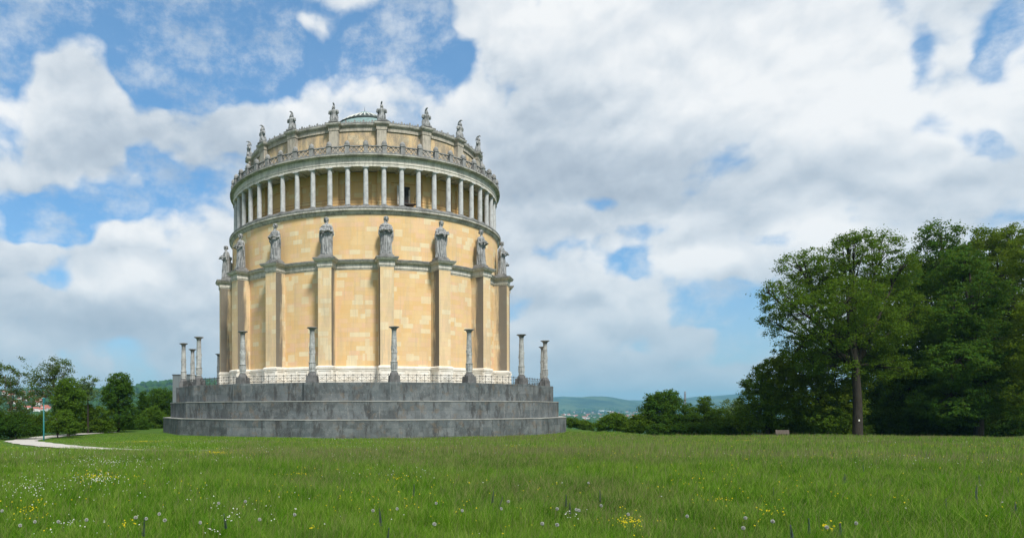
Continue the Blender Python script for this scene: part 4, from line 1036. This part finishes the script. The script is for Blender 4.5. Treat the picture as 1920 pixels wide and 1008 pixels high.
tree('hazel_bush', 'bright leafed bush against the left end of the stone steps', G3, 292, 803, 124,
     [(288, 775, 18, 16, 0), (300, 787, 18, 12, 0), (280, 794, 16, 10, 0), (312, 790, 10, 14, 3)], L_fresh, .1, dens=.8, leaf=.14, clump=.6, gap=.12, seed=51, fork=.3, cat='bush')
tree('hazel_bush', 'dark thicket under the loose tree at the left picture edge', G3, 30, 822, 80,
     [(10, 800, 26, 20, 0), (45, 800, 26, 16, 0), (-15, 790, 26, 26, 0), (72, 803, 16, 10, 1), (25, 785, 26, 12, 1)], L_deep, .1, dens=.85, leaf=.12, clump=.55, gap=.1, seed=52, fork=.3, cat='bush')
tree('hazel_bush', 'brownish green thicket behind the teal lamp post', G3, 75, 815, 90,
     [(60, 785, 20, 12, 0), (85, 785, 16, 14, 0), (68, 800, 26, 12, 0)], L_oak, .1, dens=.6, leaf=.11, clump=.5, gap=.25, seed=53, fork=.3, cat='bush')

# ------------------------------------------------------------------ bench, lamp post
def bench():
    X, Y = (1468 - PX) / F * 80.0, 80.0; root = empty('park_bench', (X, Y, Hs(X, Y)), R_(-6)); tag(root, 'weathered wooden bench seen from behind at the wood edge', 'bench')
    Mt = Matrix.Rotation(R_(-12), 4, 'X')
    for n_, z in enumerate((.60, .74, .88)):
        MB().box((0, 0, z), (1.55, .035, .10), M=Mt).build('back_slat', M_bench, root)
    b = MB()
    for y in (.12, .27, .42): b.box((0, y, .46), (1.55, .12, .035))
    b.build('seat', M_bench, root)
    for s in (-.62, .62):
        b = MB(); b.box((s, .42, .22), (.07, .07, .44)); b.box((s, 0.02, .22), (.07, .07, .44)); b.box((s, .03, .70), (.06, .05, .55), M=Mt); b.build('leg_frame', M_bench, root)
bench()
def lamp():
    X, Y = (82 - PX) / F * 76.0, 76.0; root = empty('lamp_post', (X, Y, Hs(X, Y))); tag(root, 'slim teal painted lamp post beside the path bend on the left', 'lamp post')
    MB().tube([(0, 0, -.3), (0, 0, .5), (0, 0, 4.3)], [.085, .085, .055], 10).build('pole', M_teal, root, True)
    MB().lathe([(.05, 4.2), (.09, 4.3), (.12, 4.38), (.13, 4.72), (.05, 4.74)], 12).build('lantern', M_teal, root)
    MB().lathe([(.19, 4.74), (.18, 4.78), (.05, 4.90), (0, 4.92)], 12).build('lamp_cap', M_teal, root)
lamp()

# ------------------------------------------------------------------ the town in the valley
def house_me(w, d, h, rh, roof):
    b = MB(); b.box((0, 0, h / 2 - 2), (w, d, h + 4)); e = .5
    A = [(-w / 2 - e, -d / 2 - e, h), (w / 2 + e, -d / 2 - e, h), (w / 2 + e, d / 2 + e, h), (-w / 2 - e, d / 2 + e, h)]; R1, R2 = (-w / 2 - e, 0, h + rh), (w / 2 + e, 0, h + rh)
    b.quad(A[0], A[1], R2, R1, mi=1); b.quad(A[2], A[3], R1, R2, mi=1)
    i = len(b.v); b.v += [(-w / 2, -d / 2, h), (-w / 2, d / 2, h), (-w / 2, 0, h + rh - .3), (w / 2, -d / 2, h), (w / 2, d / 2, h), (w / 2, 0, h + rh - .3)]
    b.f += [(i, i + 2, i + 1), (i + 3, i + 4, i + 5)]; b.uv += [[(0, 0)] * 3] * 2; b.mi += [0, 0]
    for x in (-w * .25, w * .05, w * .3):
        for z in (h * .3, h * .7): b.box((x, -d / 2 - .03, z), (w * .09, .1, h * .16), mi=2)
    return b.mesh('house', [M_white, roof, M_door])
hm = [house_me(14, 10, 7, 5, M_redroof), house_me(20, 12, 10, 5, M_redroof), house_me(60, 30, 12, 2, M_greyroof), house_me(12, 10, 6, 5, M_greyroof), house_me(95, 40, 14, 1.5, M_greyroof)]
rh = random.Random(5)
def put_house(i, X, Y, label, cat, grp, rz):
    o = link(bpy.data.objects.new('house' if i in (0, 1, 3) else 'factory_hall', hm[i])); o.location = (X, Y, Hs(X, Y)); o.rotation_euler = (0, 0, rz); tag(o, label, cat, grp)
n_ = 0
while n_ < 280:
    u = rh.uniform(.285, .47); Y = rh.uniform(2900, 6300) if n_ % 3 else rh.uniform(3900, 5600)
    if u < .33 and Y > 3800 and rh.random() < .4: continue
    c = math.sin(u * 60) * math.sin(Y / 420.0 + u * 20)
    if c < -.25 and rh.random() < .8: continue
    k = rh.random(); i = 2 if k > .93 else (4 if k > .975 else (1 if k > .55 else (0 if k > .22 else 3)))
    if i in (0, 1): lab, cat, grp = 'small white walled house with a red roof in the hazy valley town', 'house', 'red roofed houses of the valley town'
    elif i == 3: lab, cat, grp = 'small white walled house with a grey roof in the hazy valley town', 'house', 'grey roofed houses of the valley town'
    else: lab, cat, grp = 'long pale flat factory hall in the hazy valley town', 'factory hall', 'factory halls of the valley town'
    put_house(i, u * Y, Y, lab, cat, grp, rh.uniform(-.7, .7)); n_ += 1
for k in range(34):
    u = -.545 + .075 * rh.random(); Y = rh.uniform(1700, 2600)
    put_house(rh.choice((0, 1, 0)), u * Y, Y, 'red roofed white house on the slope behind the loose left trees', 'house', 'houses on the slope behind the left trees', rh.uniform(-.8, .8))
X, Y = (1284.5 - PX) / F * 3000, 3000.0
ch = empty('factory_chimney', (X, Y, Hs(X, Y))); tag(ch, 'slim dark factory chimney rising above the far hills beside the dark rounded tree', 'chimney')
zt = EYE + (PY - 734.5) / F * Y - Hs(X, Y)
MB().lathe([(5.2, -5), (4.6, zt * .4), (3.6, zt), (3.0, zt), (3.0, zt - 2)], 20).build('chimney_shaft', M_chim, ch, True)
MB().lathe([(3.75, zt - 8), (3.85, zt - 8), (3.8, zt - 3), (3.65, zt - 3)], 20).build('warning_band', M_greyroof, ch)
# woods between the houses of the valley
def valley_woods():
    rng = np.random.default_rng(8); pts = []
    while len(pts) < 2600:
        u = rng.uniform(.26, .62); Y = rng.uniform(1300, 6600)
        if math.sin(u * 47 + 1) * math.sin(Y / 330.0 + u * 9) < .05 and rng.random() < .75: continue
        pts.append((u * Y, Y))
    while len(pts) < 3800:
        u = rng.uniform(-.60, -.20); Y = rng.uniform(700, 2800); pts.append((u * Y, Y))
    V, n0 = [], 0
    base = []
    for j in range(1, 4):
        th = math.pi * j / 4
        for k in range(7):
            ph = 2 * math.pi * (k + .5 * j) / 7; base.append((math.sin(th) * math.cos(ph), math.sin(th) * math.sin(ph), math.cos(th)))
    base = np.array(base + [(0, 0, 1)]); fa = []
    for j in range(2):
        for k in range(7): fa.append((j * 7 + k, (j + 1) * 7 + k, (j + 1) * 7 + (k + 1) % 7, j * 7 + (k + 1) % 7))
    quads = np.array(fa); tris = np.array([(21, k, (k + 1) % 7) for k in range(7)])
    P = np.array(pts); Z = H(P[:, 0], P[:, 1]); s = rng.uniform(5, 12, len(P))
    allv = base[None] * (s[:, None, None] * rng.uniform(.7, 1.3, (len(P), 22, 1))) * np.array([1.2, 1.2, 1]) + np.stack([P[:, 0], P[:, 1], Z + s * .6], -1)[:, None]
    off = np.arange(len(P)) * 22
    q = (quads[None] + off[:, None, None]).reshape(-1, 4); t3 = (tris[None] + off[:, None, None]).reshape(-1, 3)
    me = npmesh('distant_woods', allv.reshape(-1, 3), np.concatenate([q.ravel(), t3.ravel()]), np.concatenate([np.full(len(q), 4), np.full(len(t3), 3)]), L_maple)
    tag(link(bpy.data.objects.new('distant_woods', me)), 'far off woods between the houses of the hazy valley', 'woods', kind='stuff')
valley_woods()

# ------------------------------------------------------------------ meadow grass and flowers
rng = np.random.default_rng(3)
def scatter(n, r0, r1, pw, a0=-34, a1=48):
    """random points in the camera's wedge of meadow, density ~ r^-pw per area"""
    u = rng.random(n); e = 2 - pw
    r = (r0 ** e + u * (r1 ** e - r0 ** e)) ** (1 / e)
    a = np.radians(rng.uniform(a0, a1, n)); x, y = r * np.sin(a), r * np.cos(a)
    d = outside(x, y); ok = (d < 2.0) & (np.hypot(x - HX, y - HY) > 32.6) & (y < 100)
    x, y, r = x[ok], y[ok], r[ok]
    pd = pathdist(x, y); ok = pd > np.where(x < -22, 1.6, 1.6 - .125 * np.clip(x + 22, 0, 11))
    return x[ok], y[ok], r[ok], pd[ok]
def lush(x, y):
    return .5 + .18 * hnoise(x, y, 3.1, 1.0) + .18 * hnoise(x, y, 7.7, 4.0) + .30 * hnoise(x + 3 * np.sin(y * .7), y, .42, 2.0) + .22 * hnoise(x, y + 2 * np.sin(x * .9), 1.05, 6.0)
def shortness(x, y, pd):
    s = 1 - .72 * sstep(-x, 14, 24) * sstep(y, 34, 50); s = s * (1 - .55 * sstep(pd, 4, 1.4)); s = s * (1 - .3 * sstep(np.hypot(x - HX, y - HY), 38, 33)); return s
def blades(name, n, r0, r1, pw, h0, h1, w, mat, segs=2, lean=.35, label=None, cat='grass', mask=None, wgrow=.85, dry=False):
    x, y, r, pd = scatter(n, r0, r1, pw)
    if mask is not None: k = mask(x, y); x, y, r, pd = x[k], y[k], r[k], pd[k]
    N = len(x); L = lush(x, y); h = rng.uniform(h0, h1, N) * np.clip(.52 + .85 * L, .35, 1.5) * shortness(x, y, pd)
    z = H(x, y) - .03; az = rng.uniform(0, 2 * math.pi, N)
    ww = w * (r / 10.0) ** wgrow * rng.uniform(.6, 1.4, N)
    lx = (rng.normal(size=N) * lean + .08) * h; ly = rng.normal(size=N) * lean * h
    cx, cy = np.cos(az), np.sin(az)
    B = np.stack([x, y, z], -1); S = np.stack([cx, cy, np.zeros(N)], -1) * ww[:, None]
    if segs == 2:
        Mid = B + np.stack([lx * .3, ly * .3, h * .6], -1); T = B + np.stack([lx, ly, h], -1)
        v = np.stack([B - S, B + S, Mid - S * .8, Mid + S * .8, T], 1).reshape(-1, 3); o = (np.arange(N) * 5)[:, None]
        f = np.concatenate([o + 0, o + 1, o + 3, o + 2, o + 2, o + 3, o + 4], 1); sizes = np.tile([4, 3], N)
        me = npmesh(name, v, f.ravel(), sizes, mat)
    else:
        T = B + np.stack([lx, ly, h], -1)
        v = np.stack([B - S, B + S, T], 1).reshape(-1, 3); me = npmesh(name, v, np.arange(3 * N), np.full(N, 3), mat)
    if label: return tag(link(bpy.data.objects.new(name, me)), label, cat, kind='stuff')
def grassmat(name, a, b, c, tr=.3):
    m, t = newmat(name); g = t.n('ShaderNodeNewGeometry'); r = g.outputs['Random Per Island']; pos = g.outputs['Position']
    x, y, z = t.sep(pos); n = t.noise(t.comb(x, y, 0), .16, 6, .72); n2 = t.noise(t.comb(x, t.m('MULTIPLY', y, .6), 4), 1.6, 5, .75)
    n5 = t.noise(t.comb(x, t.m('MULTIPLY', y, .5), 9), .09, 5, .65)
    k = t.m('ADD', t.m('MULTIPLY', n, .55), t.m('MULTIPLY', n2, .45))
    col = t.mix(t.ss(k, .42, .58), a, b); col = t.mix(t.ss(t.m('ADD', t.m('MULTIPLY', r, .6), t.m('MULTIPLY', n2, .8)), .62, 1.02), col, c)
    col = t.mix(t.m('MULTIPLY', t.ss(n5, .50, .60), t.ss(r, .35, .8, 0, .75)), col, (.22, .20, .10))
    col = t.mix(t.ss(t.m('ADD', n2, t.m('MULTIPLY', r, .3)), .52, .36, 0, .65), col, (.018, .060, .004))
    d = t.n('ShaderNodeBsdfDiffuse', [col]); tl = t.n('ShaderNodeBsdfTranslucent', [col]); gl = t.n('ShaderNodeBsdfGlossy', {'Color': (1, 1, 1, 1), 'Roughness': .5})
    mx = t.n('ShaderNodeMixShader', [tr, d.outputs[0], tl.outputs[0]]); t.n('ShaderNodeOutputMaterial', [mx.outputs[0]]); return m
GM = grassmat('meadow_grass', (.058, .175, .006), (.108, .235, .014), (.23, .32, .06))
GF = grassmat('meadow_grass_far', (.078, .195, .012), (.135, .255, .022), (.25, .33, .075))
GS = grassmat('seed_stalk', (.17, .17, .075), (.20, .18, .09), (.24, .20, .13))
blades('meadow_grass', 520000, 6.5, 30, 1.0, .20, .42, .0032, GM, 2, .34, 'tall green meadow grass covering the foreground')
blades('meadow_grass', 620000, 17, 104, 1.2, .22, .40, .0038, GF, 1, .32, 'finer looking meadow grass reaching back to the hall and the trees', wgrow=1.0)
blades('seed_stalks', 26000, 6.5, 40, 1.2, .38, .58, .0016, GS, 2, .22, 'pale brown seed stalks standing above the grass', 'grass', wgrow=1.05)
blades('seed_stalks', 80000, 24, 100, 1.2, .34, .60, .0030, GS, 1, .2, 'distant brownish seed stalks towards the right of the meadow', 'grass', mask=lambda x, y: (x > -6 + 8 * np.sin(y * .2)) & (rng.random(len(x)) < .25 + .75 * lush(x, y)), wgrow=.9)
def disc_cloud(name, x, y, r, size, hh, mat, label, grow=.35):
    N = len(x); z = H(x, y) + hh; s = size * (r / 12.0) ** grow * rng.uniform(.6, 1.25, N)
    nrm = np.stack([rng.normal(size=N) * .45, -.75 + rng.normal(size=N) * .35, .8 + rng.random(N) * .5], -1); nrm /= np.linalg.norm(nrm, axis=1)[:, None]
    a = np.cross(nrm, [0, 0, 1.0]); a /= np.linalg.norm(a, axis=1)[:, None]; b = np.cross(nrm, a); c = np.stack([x, y, z], -1)
    v = []
    for k in range(6):
        t = math.pi / 3 * k; v.append(c + (a * math.cos(t) + b * math.sin(t)) * s[:, None] + nrm * s[:, None] * (.25 if k % 2 else 0))
    me = npmesh(name, np.stack(v, 1).reshape(-1, 3), np.arange(6 * N), np.full(N, 6), mat)
    tag(link(bpy.data.objects.new(name, me)), label, 'flowers', kind='stuff')
def petal(name, c):
    m, t = newmat(name); r = t.n('ShaderNodeNewGeometry').outputs['Random Per Island']
    col = t.mix(r, tuple(v * .8 for v in c), c); d = t.n('ShaderNodeBsdfDiffuse', [col]); tl = t.n('ShaderNodeBsdfTranslucent', [col])
    t.n('ShaderNodeOutputMaterial', [t.n('ShaderNodeMixShader', [.35, d.outputs[0], tl.outputs[0]]).outputs[0]]); return m
M_yel, M_wht, M_sage = petal('yellow_petals', (.62, .50, .02)), petal('white_petals', (.68, .69, .64)), petal('violet_petals', (.085, .07, .19))
x, y, r, pd = scatter(15000, 7, 90, 1.1)
k = (hnoise(x, y, 2.3, 7) * .6 + hnoise(x, y, 6.1, 2) * .6 + rng.normal(size=len(x)) * .5) > .85; x, y, r, pd = x[k], y[k], r[k], pd[k]
disc_cloud('yellow_flowers', x, y, r, .0100, .34 * shortness(x, y, pd) + .05, M_yel, 'small yellow meadow flowers scattered through the grass', .35)
x, y, r, pd = scatter(12000, 7, 70, 1.1)
k = ((hnoise(x, y, 2.9, 3) * .6 + hnoise(x, y, 5.3, 9) * .5 + rng.normal(size=len(x)) * .5 - .5 * sstep(x, -4, 10)) > .62); x, y, r, pd = x[k], y[k], r[k], pd[k]
disc_cloud('white_flowers', x, y, r, .0092, .34 * shortness(x, y, pd) + .05, M_wht, 'tiny white meadow flowers, densest on the left of the meadow', .35)
def patch_cloud(name, spots, size, mat, label):
    X_, Y_ = [], []
    for (px, py, rx, ry, n) in spots:
        for _ in range(n):
            a, q = rng.random() * 6.283, abs(rng.normal()) * .6
            X, Y = on_meadow(px + rx * q * math.cos(a), py + ry * q * math.sin(a), .34); X_.append(X); Y_.append(Y)
    X_, Y_ = np.array(X_), np.array(Y_); ok = (pathdist(X_, Y_) > 1.4) & (np.hypot(X_ - HX, Y_ - HY) > 32.6); X_, Y_ = X_[ok], Y_[ok]
    disc_cloud(name, X_, Y_, np.hypot(X_, Y_), size, .34 * shortness(X_, Y_, pathdist(X_, Y_)) + .05, mat, label, .35)
def on_meadow(px, py, hh):
    u = (px - PX) / F; w = (PY - py) / F; Y = 12.0
    for _ in range(30): Y = (EYE - (Hs(u * Y, Y) + hh)) / max(-w, .01)
    return u * Y, Y
patch_cloud('yellow_flowers', [(268, 824, 60, 7, 160), (410, 849, 80, 6, 150), (175, 893, 60, 16, 120), (233, 990, 30, 18, 24), (585, 996, 14, 8, 10), (1440, 965, 50, 24, 30), (1190, 985, 80, 24, 44), (1350, 942, 60, 10, 22), (745, 900, 40, 8, 20), (60, 955, 70, 34, 50), (1300, 900, 60, 12, 30), (560, 890, 60, 10, 24), (960, 838, 60, 6, 40), (1550, 995, 20, 10, 30), (1170, 985, 40, 10, 30)], .0095, M_yel, 'yellow buttercup patches left of the hall and near the camera')
patch_cloud('white_flowers', [(210, 868, 130, 16, 150), (60, 915, 90, 24, 70), (130, 985, 60, 20, 24), (430, 975, 30, 14, 14), (1080, 970, 30, 20, 12), (180, 900, 50, 12, 90), (760, 818, 20, 3, 20), (400, 1000, 30, 8, 10)], .0090, M_wht, 'white flower patches on the left side of the meadow')
# dandelion clocks and violet sage spikes stand out one by one
def dandelion():
    b = MB(); b.tube([(0, 0, 0), (.01, 0, .25), (0, 0, .50)], [.004, .0035, .003], 5, mi=0)
    rr = random.Random(2)
    for i in range(150):
        d = Vector((rr.gauss(0, 1), rr.gauss(0, 1), rr.gauss(0, 1))).normalized(); c = Vector((0, 0, .50)); a = d.orthogonal().normalized(); e = d.cross(a)
        tip = c + d * .024
        for q in range(3):
            w = (a * math.cos(q * 2.1) + e * math.sin(q * 2.1)) * .0075
            b.quad(tuple(c + d * .006), tuple(tip - w * .15), tuple(tip + w + d * .003), tuple(tip + w * .6 - d * .003), mi=1)
    b.ell((0, 0, .5), (.007, .007, .007), 6, 5); return b.mesh('dandelion_clock', [GM, M_wht])
def sage():
    b = MB(); b.tube([(0, 0, 0), (.01, 0, .3), (.02, 0, .62)], [.005, .004, .003], 5, mi=0); rr = random.Random(4)
    for i in range(70):
        z = .34 + .30 * i / 70; a = i * 2.4; d = Vector((math.cos(a), math.sin(a), .4)); w = Vector((-math.sin(a), math.cos(a), 0)) * .007; c = Vector((.015, 0, z)); L = .026 * (1.15 - i / 80)
        b.quad(tuple(c - w), tuple(c + w), tuple(c + d * L + w), tuple(c + d * L - w), mi=1)
    return b.mesh('sage_flower', [GM, M_sage])
dm, sm_ = dandelion(), sage()
DP = [(309, 961), (308, 972), (253, 967), (377, 979), (151, 973), (270, 971), (410, 942), (465, 937), (558, 962), (486, 973), (816, 942), (743, 953), (871, 957), (943, 953), (955, 940), (814, 981), (1051, 953), (1079, 956), (1085, 956), (1125, 948), (1104, 905), (1012, 982), (1053, 984), (1185, 964), (1287, 967), (1398, 972), (1442, 977), (1385, 990), (1601, 982), (1550, 989), (4, 955), (36, 982), (66, 975), (115, 975), (700, 957)]
SP = [(1061, 937), (1068, 946), (1585, 902), (1589, 898), (1620, 880), (1453, 915), (1318, 884), (1566, 865), (1827, 925), (1831, 930), (1836, 935), (1776, 940), (1904, 948), (1902, 955), (1910, 900), (1834, 898), (715, 963), (719, 968), (722, 1003), (1520, 985), (1575, 980), (1489, 1004), (1853, 860), (1124, 930), (775, 920), (920, 930), (930, 936), (427, 972), (265, 990), (1733, 855), (1640, 865)]
def on_meadow(px, py, hh):
    u = (px - PX) / F; w = (PY - py) / F; Y = 12.0
    for _ in range(40): Y = (EYE - (Hs(u * Y, Y) + hh)) / max(-w, .01)
    return u * Y, Y
dlab = {}
for i, (px, py) in enumerate(DP):
    X, Y = on_meadow(px, py, .43); o = link(bpy.data.objects.new('dandelion_clock', dm)); o.location = (X, Y, Hs(X, Y)); o.rotation_euler = (rng.normal() * .08, rng.normal() * .08, rng.random() * 6)
    s = rng.uniform(.85, 1.15); s *= .8; o.scale = (s, s, .86); tag(o, 'fluffy white dandelion seed head in the meadow grass', 'dandelion', 'white dandelion seed heads')
for i, (px, py) in enumerate(SP):
    X, Y = on_meadow(px, py, .36); o = link(bpy.data.objects.new('sage_flower', sm_)); o.location = (X, Y, Hs(X, Y)); o.rotation_euler = (rng.normal() * .1, rng.normal() * .1, rng.random() * 6)
    s = rng.uniform(.55, .8); o.scale = (.9, .9, s); tag(o, 'dark violet sage flower spike in the meadow grass', 'sage flower', 'violet sage flower spikes')
print('leaves', NLEAF[0])

# ------------------------------------------------------------------ haze
def haze():
    m = bpy.data.materials.new('haze'); m.use_nodes = True; t = NT(m.node_tree)
    v = t.n('ShaderNodeVolumePrincipled', {'Color': (.32, .74, 1.0, 1), 'Density': 9.0e-5, 'Anisotropy': .2})
    out = t.n('ShaderNodeOutputMaterial'); t.nt.links.new(v.outputs[0], out.inputs['Volume'])
    b = MB(); b.box((0, 0, 112), (31000, 31000, 426)); o = b.build('haze', m); tag(o, 'thin blue summer haze over the valley', 'haze', kind='stuff')
haze()
